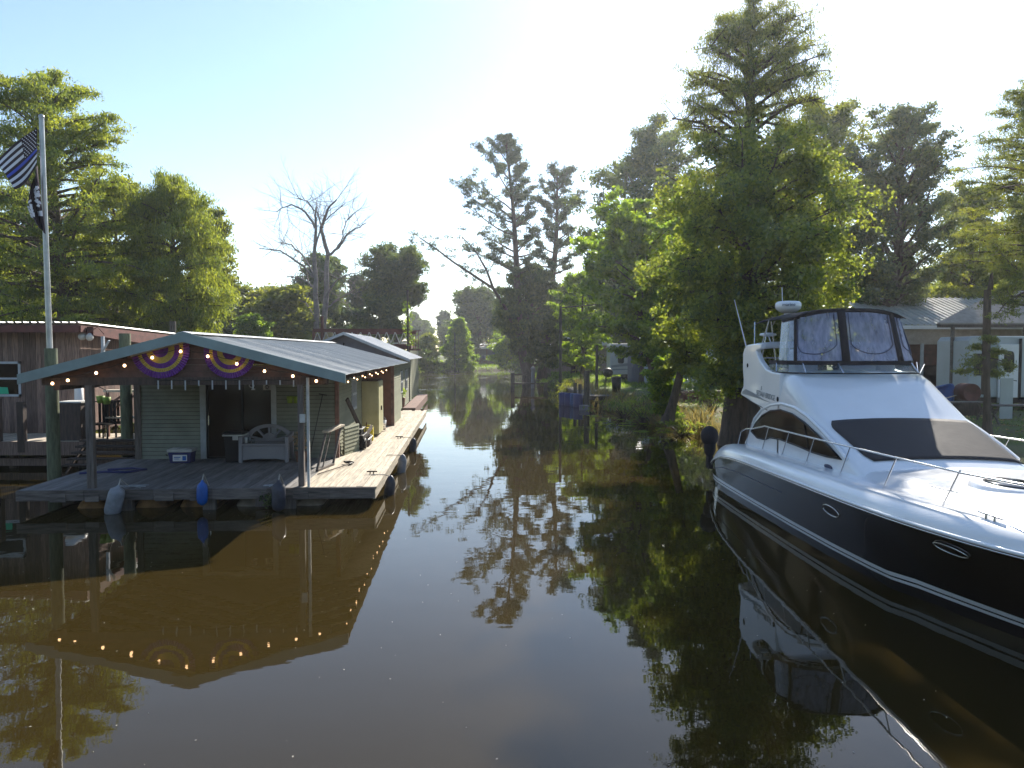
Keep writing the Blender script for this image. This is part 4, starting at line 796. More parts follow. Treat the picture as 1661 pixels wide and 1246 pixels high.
# portholes, hatch, cleats, oval vent
def on_hull(y, z, s=-1, off=.006): 
    p = Vector(hullpt(y, z / sv(y, 2), s)); return p + Vector((s * off, 0, 0))
for y, z in ((11.15, .88), (8.42, 1.02)):
    for s in (-1, 1):
        c0 = on_hull(y, z, s); a1 = (on_hull(y - .3, z, s) - on_hull(y + .3, z, s)).normalized(); b1 = (on_hull(y, z + .1, s) - on_hull(y, z - .1, s)).normalized(); n_ = a1.cross(b1); n_ *= (1 if n_.x * s > 0 else -1)
        m = MB(); m.add([c0 + a1 * .25 * math.cos(t) + b1 * .075 * math.sin(t) + n_ * .006 for t in np.linspace(0, 2 * PI, 24, endpoint=False)], [range(24)]); po = m.build('porthole', M['glass'], yacht)
        m = MB(); m.tube([c0 + a1 * .26 * math.cos(t) + b1 * .082 * math.sin(t) + n_ * .008 for t in np.linspace(0, 2 * PI, 25)], .011, 6, caps=False); m.build('porthole_rim', M['steel'], po)
m = MB(); hx, hy, hz = -.42, 9.35 - 18.2, 1.585
for r_, zz in ((.62, -.03),): m.lathe([(.001, .02), (.56, .03), (.6, 0), (.62, -.04)], 28, (hx, hy, hz), sx=.72, sy=1)
hh = m.build('deck_hatch', M['gel'], yacht); m = MB(); m.lathe([(.001, .055), (.40, .05), (.42, .04), (.42, .03)], 28, (hx, hy, hz), sx=.68, sy=1); m.build('hatch_glass', M['blueglass'], hh)
m = MB(); cz = 1.50; m.tube([(-1.74, 7.55 - 18.2, cz + .07), (-1.74, 7.95 - 18.2, cz + .07)], .013, 6); m.tube([(-1.74, 7.68 - 18.2, cz - .02), (-1.74, 7.68 - 18.2, cz + .07)], .015, 6); m.tube([(-1.74, 7.82 - 18.2, cz - .02), (-1.74, 7.82 - 18.2, cz + .07)], .015, 6); m.build('bow_cleat', M['steel'], yacht)
m = MB(); m.ball((-1.405, 12.55 - 18.2, 1.33), .012, .17, .045); m.build('oval_vent', M['seam'], yacht)
m = MB(); m.ball((-1.93, 14.9 - 18.2, 1.15), .03, .14, .03); m.build('deck_filler', M['steel'], yacht)

m = MB(); m.tube([hullpt(y, .72, -1)[:0] or tuple(Vector(hullpt(y, .70, -1)) + Vector((-.004, 0, 0))) for y in np.linspace(17.9, 13.2, 14)], .006, 5); m.build('hull_seam', M['seam'], yacht)
# ------------------------------------------------------------------ brown boathouse on the left
bh = thing('boathouse', 'weathered brown plank building with a low metal roof left of the porch', 'building', (-14.5, 22.6, 0))
def B_(x, y, z): return (x + 14.5, y - 22.6, z)
m = MB(); x = -23.0
while x < -13.2:
    wd = rnd.uniform(.13, .19); x2 = min(x + wd, -13.2); m.box(x + 14.5, x2 + 14.5 - .008, rnd.uniform(-.012, .0), .04, .8, 3.95, 0, rnd.uniform(.55, 1.3)); x += wd
yy = .05
while yy < 6.6:
    wd = rnd.uniform(.13, .19); xo = 1.30 - .0625 * yy; m.box(xo - .04, xo + rnd.uniform(0, .012), yy, yy + wd - .008, .8, 3.95 - yy * .03, 0, rnd.uniform(.6, 1.4)); yy += wd
m.build('plank_wall', M['wood_grey'], bh)
m = MB(); m.box(-8.4, .78, .06, 6.5, .8, 3.7); m.build('inner_wall', M['wood_dark'], bh)
m = MB(); rows = []
xx = -9.5
while xx < 1.66:
    for dv, hh in ((0, 0), (.10, 0), (.125, .035), (.17, .035), (.195, 0)): rows.append([(xx + dv, -.75, 4.14 + hh), (xx + dv - .5, 7.4, 3.96 + hh)])
    xx += .23
m.grid(rows, smooth=False); m.build('roof_sheet', M['roof_white'], bh, recalc=False, solid=.01)
m = MB(); m.box(-9.4, 1.72, -.72, -.66, 3.86, 4.08); m.bar((1.74, -.7, 3.97), (1.24, 7.3, 3.80), .05, .2); m.build('roof_beam', M['rust'], bh)
p0, p1 = P(146, 537, y=22.2), P(268, 558, y=27.5); m = MB(); m.bar(B_(*p0), B_(*p1), .2, .26); m.tube([B_(p0.x, p0.y - .2, p0.z - .1), B_(p0.x + .3, p0.y - .12, p0.z + .12), B_(p0.x + .5, p0.y - .15, p0.z - .1)], .015, 5); m.build('porch_beam', M['rust'], bh)
q = B_(*P(140, 545, y=22.2)); m = MB(); m.ball((q[0] - .12, q[1], q[2] - .02), .11, .14, .11); m.ball((q[0] + .1, q[1], q[2] - .03), .1, .13, .12); m.box(q[0] - .15, q[0] + .15, q[1] + .05, q[1] + .3, q[2] + .02, q[2] + .1); m.build('flood_light', M['offwhite'], bh)
q = B_(*P(171, 562, y=22.3)); m = MB(); m.bar((q[0] - .12, q[1], q[2] - .2), (q[0] + .12, q[1], q[2] + .18), .09, .03); m.bar((q[0] - .1, q[1] + .05, q[2] - .6), (q[0] - .1, q[1] + .05, q[2] + .3), .08); m.build('bracket', M['trim'], bh)
# window
q = P(28, 590, y=22.5); wx = q.x + 14.5
m = MB(); 
for a, b_, c_, d_ in ((-1.5, .05, 1.92, 1.99), (-1.5, .05, 2.44, 2.5), (-1.5, .05, 2.92, 2.99), (-.02, .05, 1.92, 2.99)): m.box(wx + a, wx + b_, -.05, -.02, c_, d_)
wf = m.build('window_frame', M['trim'], bh)
m = MB(); m.box(wx - 1.5, wx, -.03, -.018, 1.95, 2.95); m.build('window_pane', M['glass'], wf); m = MB(); m.prism([(wx - 1.5, -.036, 2.0), (wx - .33, -.036, 2.0), (wx - .36, -.036, 2.2), (wx - .8, -.036, 2.22), (wx - 1.5, -.036, 2.25)], (0, .004, 0)); m.build('window_cloth', M['teal'], wf)
# its deck
bd = thing('wooden_deck', 'raised plank deck with plank railing in front of the brown building', 'deck', (-14.5, 20.4, 0))
m = MB(); x = -8.5
while x < 5.3: m.box(x, x + .15, .05, 2.1, .76, .8, 0, rnd.uniform(.75, 1.2)); x += .16
m.build('deck_boards', M['deck_pale'], bd)
m = MB(); m.box(-8.6, 5.3, 0, .05, .42, .8, 0, .8); m.box(-8.6, 5.3, .2, .3, .1, .3, 0, .7); m.build('deck_fascia', M['wood_grey'], bd)
for k, xp in enumerate((-1.9, -.6, .35, 2.3, 4.2)):
    m = MB(); m.tube([(xp, .5, -1.2), (xp, .5, .6)], .12, 10); m.build('support_pile', M['piling'], bd)
m = MB()
for z, h in ((1.0, .18), (1.3, .2), (1.62, .2)): m.box(-8.4, .2, -.05, -.01, z, z + h, 0, rnd.uniform(.7, 1.1))
m.box(-8.4, .3, -.1, .1, 1.9, 1.95)
m.build('plank_railing', M['wood_grey'], bd)
for xp in (-.45, .22, .9): 
    m = MB(); m.box(xp - .09, xp + .09, -.02, .14, .5, 1.98 if xp != .9 else 1.9, 0, .7); m.build('rail_post', M['wood_dark'], bd)
m = MB(); m.ball((-.1, -.08, 1.98), .42, .1, .09); m.tube([(-.45, -.1, 2.0), (-.42, -.12, 1.6), (-.3, -.1, 1.3), (-.12, -.1, 1.15)], [.08, .09, .06, .02], 8); o = m.build('draped_tarp', M['rust'], None, (-14.45, 20.35, 0)); solo(o, 'brown cloth draped over the deck railing post beside the window', 'cloth')
r = thing('smoker_grill', 'dark upright smoker box with pale lid standing on the deck beside the green piling', 'grill', (-12.35, 20.9, .8))
m = MB(); m.box(-.3, .3, -.3, .3, .0, 1.05); m.build('grill_body', M['wood_dark'], r, bevel=.02); m = MB(); m.box(-.34, .34, -.32, .32, 1.06, 1.1); m.build('grill_lid', M['offwhite'], r)
r = thing('air_conditioner_duct', 'pale elbow duct on the brown plank wall behind the smoker', 'duct', (-12.9, 22.0, .8)); m = MB(); m.tube([(0, 0, .9), (0, 0, 1.45), (-.3, 0, 1.55), (-.45, 0, 1.53)], .13, 12); m.build('duct_pipe', M['white'], r)
# outdoor chairs and shelf on that deck, seen between the porch posts
for k, (px, yy) in enumerate(((168, 21.2), (184, 21.5))):
    q = P(px, 700, y=yy); r = thing('deck_chair', ('left' if k == 0 else 'right') + ' dark slatted chair on the brown building deck behind the porch post', 'chair', (q.x, yy, .8), .4 * k, 'dark slatted deck chairs')
    m = MB()
    for j in range(5): m.box(-.25 + j * .11, -.18 + j * .11, .2, .23, .42, 1.05)
    m.box(-.27, .27, .195, .235, 1.0, 1.07); m.build('backrest', M['black'], r); m = MB(); m.box(-.27, .27, -.27, .25, .4, .44); m.build('seat', M['black'], r)
    for a in (-.24, .24):
        for b_ in (-.24, .22): m = MB(); m.box(a - .02, a + .02, b_ - .02, b_ + .02, 0, .4); m.build('leg', M['black'], r)
for k, (px, py) in enumerate(((163, 648), (173, 650))):
    q = P(px, py, y=20.6); m = MB(); m.lathe([(.001, -.1), (.08, -.1), (.11, .1), (.10, .1), (.07, -.08)], 14); o = m.build('hanging_pot', M['green_cup'], None, (q.x, 20.6, q.z)); solo(o, ('left' if k == 0 else 'right') + ' green pot hanging beyond the left porch post', 'pot', 'green pots on a bracket')
q = P(172, 640, y=20.6); m = MB(); m.tube([(-.5, 0, -.9), (-.5, 0, .05), (-.42, 0, .18), (-.2, 0, .22), (0, 0, .12), (.05, 0, 0)], .014, 6); m.tube([(-.5, 0, -.2), (.2, 0, -.2)], .014, 6); o = m.build('plant_hook', M['black'], None, (q.x, 20.6, q.z)); solo(o, 'black curved plant hook holding the green pots', 'hook')
r = thing('deck_shelf', 'rough wooden shelf rack with pale top boards beyond the porch, left of the house corner', 'shelf', (-11.35, 21.6, .8))
m = MB(); m.box(-.5, .45, -.2, .2, 1.32, 1.38); m.build('shelf_board', M['deck_pale'], r); m = MB(); m.box(-.45, .4, -.2, .2, .55, .6); m.build('shelf_board', M['deck_pale'], r); m = MB(); m.bar((-.48, 0, 0), (-.48, 0, 1.3), .07); m.bar((.43, 0, 0), (.43, 0, 1.3), .07); m.bar((-.48, -.05, .7), (.4, -.05, 1.25), .07, .05); m.bar((-.48, -.05, .9), (.1, -.05, 1.3), .07, .05); m.build('shelf_frame', M['wood_red'], r)
m = MB(); x = 0
for k in range(6): m.box(0, 2.6, k * .3, k * .3 + .27, -.04, 0, 0, rnd.uniform(.7, 1.2))
o = m.build('side_deck', M['deck_pale'], None, (-11.9, 21.3, .66)); solo(o, 'pale sunlit boards between the brown building and the sage house', 'deck')
m = MB()
for j in range(5): m.bar((-.9, j * .2, j * .14), (1.2, j * .2, j * .14), .24, .05, tone=rnd.uniform(.6, 1))
m.bar((-.85, 0, -.25), (-.85, 1, .5), .05, .12); m.bar((1.15, 0, -.25), (1.15, 1, .5), .05, .12)
o = m.build('boarding_steps', M['wood_dark'], None, (-10.9, 19.4, .3)); solo(o, 'dark wooden steps rising from the porch to the neighbouring deck', 'steps')
# flagpole with two flags
q = P(78, 640, y=17.6); fb = Vector((q.x, 17.75, .45)); tp_ = P(65, 190, y=17.6)
fp = thing('flagpole', 'tall pale flagpole rising behind the green piling', 'flagpole', fb)
m = MB(); m.tube([(0, 0, 0), ((tp_.x - fb.x) * .5, -.05, (tp_.z - .45) * .5), (tp_.x - fb.x, -.1, tp_.z - .45)], [.075, .065, .055], 14); m.build('pole', M['green_cup'] if 0 else M['galv'], fp)
m = MB(); m.ball((tp_.x - fb.x, -.1, tp_.z - .43), .065); m.build('pole_cap', M['galv'], fp)
YF = 17.55
def fpt(px, py, dy=0): q = P(px, py, y=YF + dy); return Vector((q.x - fb.x, q.y - fb.y, q.z - fb.z))
# flag as a warped sheet: corners measured, waves across the depth
TL, TR, BL, BR = (60, 206), (-14, 258), (60, 262), (26, 308)
def fl(s, t):      # s 0 hoist..1 fly, t 0 top..1 bottom
    hoist = (60.5 - 1 * t, 208 + 60 * t); fly = (-6 + 30 * t, 262 + 46 * t ** 1.1)
    px = hoist[0] * (1 - s) + fly[0] * s; py = hoist[1] * (1 - s) + fly[1] * s - 5 * math.sin(s * PI) * (1 - t) + 8 * math.sin(s * PI) * t
    return fpt(px, py, -.12 * math.sin(s * 6.5 + t * 1.5) * s)
flag = thing('striped_flag', 'black and white striped flag with one blue stripe flying from the pole', 'flag', fb)
def flagpart(name, mt, s0, s1, t0, t1, ns=10, ntt=2):
    m = MB(); m.grid([[tuple(fl(s0 + (s1 - s0) * i / ns, t0 + (t1 - t0) * j / ntt)) for i in range(ns + 1)] for j in range(ntt + 1)]); return m.build(name, mt, flag, recalc=False)
for k in range(13):
    s0 = .40 if k < 7 else 0; mt = M['flagblack'] if k % 2 == 0 else M['flagwhite']
    if k == 7: mt = M['flagblue']
    flagpart('flag_stripe', mt, s0, 1, k / 13, (k + 1) / 13)
ca = flagpart('flag_canton', M['flagblack'], 0, .40, 0, 7 / 13, 6, 6)
m = MB()
for r_ in range(9):
    for c_ in range(6 if r_ % 2 == 0 else 5):
        s = .035 + c_ * .066 + (0 if r_ % 2 == 0 else .033); t = (r_ + .7) * (7 / 13) / 9.6; p = fl(s, t) + Vector((0, -.008, 0)); ra = .021
        vs = [p + Vector((math.sin(2 * PI * k / 10) * ra * (1 if k % 2 == 0 else .42), 0, math.cos(2 * PI * k / 10) * ra * (1 if k % 2 == 0 else .42))) for k in range(10)]
        m.add([p] + vs, [(0, 1 + k, 1 + (k + 1) % 10) for k in range(10)])
m.build('flag_stars', M['flagwhite'], ca, recalc=False)
flag2 = thing('limp_flag', 'limp black flag with white markings hanging below the striped flag', 'flag', fb)
def f2(s, t):
    hoist = (61 + 13 * t ** 1.2, 268 + 112 * t); fly = (52 + 10 * t - 10 * math.sin(t * PI), 300 + 68 * t)
    return fpt(hoist[0] * (1 - s) + fly[0] * s - 4 * math.sin(s * 9) * (1 - t * .3) * .3, hoist[1] * (1 - s) + fly[1] * s, -.10 - .10 * math.sin(s * 9 + t))
m = MB(); m.grid([[tuple(f2(i / 12, j / 14)) for i in range(13)] for j in range(15)]); m.build('flag_cloth', M['flagblack'], flag2, recalc=False)
def f2p(s0, s1, t0, t1, nm='flag_marking'):
    m = MB(); m.grid([[tuple(f2(s0 + (s1 - s0) * i / 6, t0 + (t1 - t0) * j / 2 + .0) + Vector((0, -.012, 0))) for i in range(7)] for j in range(3)]); m.build(nm, M['flagwhite'], flag2, recalc=False)
f2p(0, .45, .66, .74); f2p(.6, 1.0, .40, .45)
m = MB()
for k in range(26):
    s, t = rnd.uniform(.05, .35), rnd.uniform(.28, .58); p = f2(s, t) + Vector((0, -.013, 0)); a_ = rnd.uniform(-.9, .9); l_, h_ = rnd.uniform(.02, .06), rnd.uniform(.015, .03); R = Matrix.Rotation(a_, 3, 'Y')
    m.add([p + R @ Vector(v) for v in ((-l_, 0, -h_), (l_, 0, -h_), (l_ * .6, 0, h_), (-l_ * .8, 0, h_))], [(0, 1, 2, 3)])
for k in range(12):
    s, t = rnd.uniform(.75, .98), .5 + k * .022; p = f2(s, t) + Vector((0, -.013, 0)); m.add([p + Vector(v) for v in ((-.03, 0, -.03), (.03, 0, -.05), (.035, 0, .0), (-.03, 0, .02))], [(0, 1, 2, 3)])
m.build('flag_emblem', M['flagwhite'], flag2, recalc=False)

# ------------------------------------------------------------------ second houseboat, red truss deck beyond
YH = 34.0; g0 = P(560, 540, y=YH); gl = P(500, 566, y=YH); gr = P(652, 578, y=YH)
h2 = thing('floating_cabin', 'second floating cabin with grey gable and metal roof behind the sage house', 'houseboat', (g0.x, YH, 0), HR)
RZ2 = g0.z; hw = gr.x - g0.x; drop = RZ2 - gr.z
m = MB(); m.prism([(-hw, .0, .5), (hw - .28, 0, .5), (hw - .28, 0, RZ2 - drop * (hw - .28) / hw - .12), (0, 0, RZ2 - .12), (-hw, 0, RZ2 - drop - .1)], (0, .12, 0)); m.build('gable_wall', M['grey_wall'], h2)
m = MB(); lap(m, (hw - .26, .0), (hw - .26, 9), .5, RZ2 - drop - .05, (1, 0), holes=((1.6, 2.6, 1.3, 2.3), (4.5, 5.5, 1.3, 2.3), (7, 7.9, .5, 2.3))); m.build('side_wall', M['siding'], h2, recalc=False)
m = MB(); m.box(-hw + .1, hw - .30, .13, 9, .5, RZ2 - drop - .1); m.build('inner_wall', M['wood_dark'], h2)
for a in (1.6, 4.5):
    m = MB(); 
    for z in (1.3, 1.8, 2.3): m.box(hw - .26, hw - .20, a, a + 1, z - .03, z + .03)
    for c_ in (a, a + .5, a + 1): m.box(hw - .26, hw - .205, c_ - .03, c_ + .03, 1.3, 2.3)
    m.build('window', M['trim'], h2)
for s in (1, -1):
    m = MB(); zf_ = lambda u: RZ2 - abs(u) * drop / hw; ribbed(m, 0, s * (hw + .35), zf_, -.5, 9.6); m.build('roof_sheet', M['roof_white'] if s > 0 else M['roof'], h2, recalc=False, solid=.01)
m = MB(); m.prism([(0, -.52, RZ2 - .10), (0, -.52, RZ2 + .03), (hw + .37, -.52, zf_(hw + .37) + .03), (hw + .37, -.52, zf_(hw + .37) - .10)], (0, .03, 0)); m.prism([(0, -.52, RZ2 - .10), (0, -.52, RZ2 + .03), (-hw - .37, -.52, zf_(hw + .37) + .03), (-hw - .37, -.52, zf_(hw + .37) - .10)], (0, .03, 0)); m.build('roof_fascia', M['trim'], h2)
m = MB(); m.tube([(-.1, -.06, RZ2 - .9), (-.05, -.08, RZ2 - .45)], .03, 6); m.ball((-.1, -.06, RZ2 - .92), .1, .04, .1); m.build('gable_hook', M['black'], h2)
m = MB(); y_ = 2.4
x0d = hw - .2
while y_ < 14: m.box(x0d, x0d + .58, y_, y_ + .16, .46, .5, 0, rnd.uniform(.75, 1.1)); y_ += .17
m.build('side_deck', M['wood_red'], h2); m = MB(); m.box(x0d + .58, x0d + .63, 2.4, 14, .12, .5); m.box(x0d, x0d + .63, 2.34, 2.4, .12, .5); m.build('deck_fascia', M['wood_red'], h2)
m = MB(); 
for k in range(3): m.lathe([(.001, -1.2), (.3, -1.2), (.3, 3), (.001, 3)], 14, (-hw + .6 + k * 1.4, 2 + .0, .1), Rx)
m.build('pontoon', M['pale_float'], h2)
# potted plant at its corner
q = P(655, 650, y=37.2); r = thing('potted_plant', 'green plant in a brown pot at the corner of the second deck', 'plant', (q.x - .1, 37.0, .5)); m = MB(); m.lathe([(.001, 0), (.15, 0), (.22, .5), (.19, .5), (.001, .45)], 14); m.build('plant_pot', M['terracotta'], r); leaves('plant_leaves', [(0, 0, .62), (.05, 0, .8)], (.22, .22, .2), 90, .12, LM['broad'], r, rng0)
# truss deck
YT = 47; ta, tb_ = P(508, 536, y=YT), P(662, 536, y=YT); zb2 = P(600, 556, y=YT).z; td = thing('upper_deck_rail', 'rusty red upper deck with white zigzag truss railing behind the second cabin', 'upper deck', ((ta.x + tb_.x) / 2, YT, 0)); W2 = (tb_.x - ta.x) / 2; zt2_ = ta.z
m = MB(); m.box(-W2, W2, -.08, .08, zt2_ - .12, zt2_ + .1); m.box(-W2, W2 + .2, -.1, .3, zb2 - .42, zb2 - .1); m.box(-W2, W2, 3.9, 4.1, zt2_ - .15, zt2_ + .1); m.build('deck_beam', M['rust'], td)
m = MB(); m.box(-W2, W2, .31, 4.2, zb2 - .3, zb2 - .2); m.build('deck_floor', M['wood_red'], td)
n = 11; dx = 2 * W2 / n; m = MB()
for k in range(n):
    x = -W2 + k * dx; m.tube([(x, -.02, zb2 - .02), (x + dx / 2, -.02, zt2_ - .1)], .03, 6); m.tube([(x + dx / 2, -.02, zt2_ - .1), (x + dx, -.02, zb2 - .02)], .03, 6)
    if k > 5: m.box(x + .1, x + dx - .1, -.05, .0, zb2 - .06, zb2)
m.build('truss_rod', M['offwhite'], td)
for k, x in enumerate((-W2, -W2 + .55, -W2 * .1, W2)):
    m = MB(); m.tube([(x, .1, -1), (x, .1, zt2_ + (0, .9, .0, .4)[k])], .10, 8); m.build('deck_post', M['rust'], td)
m = MB()
for k in range(4): m.tube([(W2 + .15 + k * .16, .1, zb2 - .4), (W2 + .15 + k * .16, .1, zt2_)], .025, 5)
m.box(W2, W2 + .8, .0, .2, zb2 - .5, zb2 - .38); m.box(W2, W2 + .8, .0, .2, zt2_ - .05, zt2_); m.build('end_railing', M['wood_red'], td)
m = MB(); m.box(W2 - .9, W2 + .0, .2, 5, .3, zb2 - .5); m.build('lower_wall', M['siding'], td)
m = MB(); m.box(-.35, .35, 0, .3, 0, .5); m.box(-.3, .2, 0, .3, .5, .8)
q = P(533, 545, y=YT + .3); o = m.build('cushion_stack', M['cream'], None, (q.x, YT + .5, zb2 - .1), bevel=.08); solo(o, 'pale cushions stacked on the left end of the red upper deck', 'cushions')
# tall lamp pole with vine at its right end
q = P(661, 560, y=46); zt3 = P(661, 470, y=46).z; r = thing('vine_pole', 'tall thin pole with green vine at the right end of the red upper deck', 'pole', (q.x, 46.2, 0)); m = MB(); m.tube([(0, 0, -1), (0, 0, zt3)], .07, 8); m.build('pole_shaft', M['piling'], r); leaves('vine_leaves', [(rnd.uniform(-.2, .3), 0, z) for z in np.linspace(zb2, zt3 - 1, 8)], (.3, .3, .35), 30, .16, LM['broad'], r, rng0)
# ------------------------------------------------------------------ right bank: houses, trailers, dock
def gp(px, y): return P(px, 600, y=y).x
# long house with porch posts
YR = 38
hr = thing('bank_house', 'low brown house with metal roof and screened porch behind the yacht bow', 'house', (gp(1540, YR), YR, gzp(24, YR)))
gh = gzp(24, YR); e0_ = P(1540, 528, y=YR - 1).z - gh; e1_ = P(1540, 503, y=YR + 2.5).z - gh + .3
m = MB(); rows = []; xx = -4.2
while xx < 8:
    for dv, hh in ((0, 0), (.12, 0), (.15, .05), (.2, .05), (.23, 0)): rows.append([(xx + dv, -1.6, e0_ + hh), (xx + dv, 3.5, e1_ + .4 + hh)])
    xx += .3
m.grid(rows, smooth=False); m.build('porch_roof', M['roof'], hr, recalc=False, solid=.02)
m = MB(); m.box(-4.1, 8, -1.62, -1.5, e0_ - .2, e0_ - .02); m.build('roof_edge', M['white'], hr)
m = MB(); m.box(-4.1, 8, -1.45, -1.35, e0_ - .95, e0_ - .2, 0, .9); m.build('porch_header', M['tan'], hr)
m = MB(); m.box(-3.9, 8, .2, .4, 0, e0_ - .2); m.build('back_wall', M['rust'], hr)
for x in (-3.6, -2.2, -.9, .3, 1.6, 3.2): m = MB(); m.box(x - .06, x + .06, -1.45, -1.33, 0, e0_ - .9); m.build('porch_post', M['trim'], hr)
for x in (-2.9, -1.5, .9): m = MB(); m.box(x, x + .9, .14, .19, .9, 1.9); m.build('window', M['glass'], hr)
m = MB(); m.box(-4, 8, -1.42, -1.36, .0, .75, 0, .8); m.build('porch_skirt', M['wood_dark'], hr)
# gabled carport roof in front of it
cpz = P(1620, 528, y=34).z - gh; cp_ = thing('carport', 'tan gabled carport roof on posts standing over the white trailer', 'carport', (gp(1640, 34), 34, gh))
m = MB(); xl = gp(1518, 33) - gp(1640, 34); xr = 4.5; zp = P(1640, 487, y=35).z - gh
m.prism([(xl, -1, cpz), (xr + 1, -1, cpz), (xr + 1, 1.5, zp + .4), (.3, 1.5, zp + .4)], (0, .0, .08)); m.build('carport_roof', M['tan'], cp_); m = MB(); m.bar((xl, -1.03, cpz - .06), (xr + 1, -1.03, cpz - .06), .05, .14); m.bar((xl, -1.03, cpz - .02), (.3, 1.47, zp + .36), .06, .1); m.build('roof_trim', M['wood_dark'], cp_)
for x in (xl + .8, .0, 3): m = MB(); m.box(x - .06, x + .06, -.9, -.78, 0, cpz); m.build('carport_post', M['wood'], cp_)
# trailers
def trailer(name_label, x, y, L_, H_, rz, zb=.55, stripe=True, wins=None):
    g_ = gzp(x, y); r = thing('travel_trailer', name_label, 'trailer', (x, y, g_), rz)
    m = MB(); m.prism([(-L_ / 2, 0, zb), (L_ / 2 - .5, 0, zb), (L_ / 2, 0, zb + .6), (L_ / 2, 0, H_ - .5), (L_ / 2 - .4, 0, H_), (-L_ / 2 + .15, 0, H_), (-L_ / 2, 0, H_ - .2)], (0, 2.4, 0)); m.build('trailer_body', M['rv'], r, bevel=.05)
    for x_, w_ in (wins or ()): m = MB(); m.box(x_ - w_ / 2, x_ + w_ / 2, -.025, .01, 1.5, 2.45); m.build('trailer_window', M['blueglass'], r)
    for x_ in (() if wins else np.arange(-L_ / 2 + .7, L_ / 2 - 1, 1.7)):
        m = MB(); m.prism([(x_ + .28 + .28 * math.copysign(abs(math.cos(t)) ** .5, math.cos(t)), -.012, 1.95 + .42 * math.copysign(abs(math.sin(t)) ** .5, math.sin(t))) for t in np.linspace(0, 2 * PI, 24, endpoint=False)], (0, .03, 0)); m.build('trailer_window', M['blueglass'], r)
    if stripe: m = MB(); m.prism([(-L_ / 2 + .1, -.008, zb + .6), (L_ / 2 - .6, -.008, zb + .95), (L_ / 2 - .2, -.008, zb + 1.3), (-L_ / 2 + .1, -.008, zb + .8)], (0, .01, 0)); m.prism([(-L_ / 2 + .1, -.008, zb + .35), (L_ / 2 - .8, -.008, zb + .5), (-L_ / 2 + .1, -.008, zb + .5)], (0, .01, 0)); m.build('trailer_stripe', M['grey_stripe'], r)
    for s in (-.45, .45): m = MB(); m.lathe([(.001, 0), (.32, 0), (.36, .05), (.36, .2), (.001, .22)], 18, (s, .02, .36), Rx); m.build('trailer_wheel', M['black_rub'], r)
    m = MB(); m.box(L_ / 2 - 1.5, L_ / 2 - .6, -.03, .0, zb + .1, H_ - .25); d_ = m.build('trailer_door', M['gel'], r); m = MB(); m.box(L_ / 2 - 1.25, L_ / 2 - .85, -.04, -.028, 1.6, 2.3); m.build('door_window', M['blueglass'], d_)
    return r
WT = trailer('white travel trailer with rounded dark windows under the carport', gp(1690, 32), 32, 6.4, 3.2, 0, stripe=False, wins=((-2.45, 1.0), (-1.75, .25), (1.2, .8)))
trailer('pale fifth-wheel trailer with grey swoosh stripes beside the brown shed', gp(1022, 66), 66, 3.6, 3.3, 0)
# brown A-shaped shed next to it
x_ = gp(1072, 62); r = thing('garden_shed', 'red-brown shed with peaked front and tan doorway beside the fifth-wheel', 'shed', (x_, 62, gzp(x_, 62)))
m = MB(); m.prism([(-1.6, 0, 0), (-1.0, 0, 0), (-1.0, 0, 2.3), (1.0, 0, 2.3), (1.0, 0, 0), (1.6, 0, 0), (1.6, 0, 2.7), (0, 0, 5.6), (-1.6, 0, 2.7)], (0, .15, 0)); m.build('shed_front', M['rust'], r); m = MB(); m.box(-1.0, 1.0, .4, .5, 0, 2.3); m.build('doorway', M['tan'], r)
m = MB(); m.prism([(-1.9, -.2, 2.5), (0, -.2, 5.8), (1.9, -.2, 2.5), (1.75, -.2, 2.4), (0, -.2, 5.5), (-1.75, -.2, 2.4)], (0, 3, 0)); m.build('shed_roof', M['wood_dark'], r); m = MB(); m.box(-2.4, -1.65, .3, 2.5, 0, 2.7); m.build('side_bay', M['grey_wall'], r)
r = WT; dx_ = gp(1636, 31.9) - gp(1690, 32); m = MB(); m.box(dx_ - .42, dx_ + .42, -.11, -.03, .55, 2.85); dl_ = m.build('trailer_door', M['gel'], r, bevel=.01); m = MB(); m.prism([(dx_ + .22 * math.copysign(abs(math.cos(t)) ** .5, math.cos(t)), -.125, 2.1 + .46 * math.copysign(abs(math.sin(t)) ** .5, math.sin(t))) for t in np.linspace(0, 2 * PI, 24, endpoint=False)], (0, .02, 0)); m.build('door_window', M['blueglass'], dl_); m = MB(); m.prism([(dx_ - .1, -.118, 1.35), (dx_ + .36, -.118, 1.29), (dx_ + .36, -.118, 1.25)], (0, .01, 0)); m.build('door_mark', M['black'], dl_); m = MB(); m.box(dx_ + .47, dx_ + .56, -.1, -.03, .5, 3.1); m.build('door_jamb', M['black'], r)
m = MB(); m.box(0, .5, -.02, .02, 0, 1.6); q = P(1622, 640, y=29); o = m.build('leaning_board', M['rv'], None, (q.x, 29, gzp(q.x, 29))); solo(o, 'tall pale board standing just right of the slim cypress trunk', 'board')
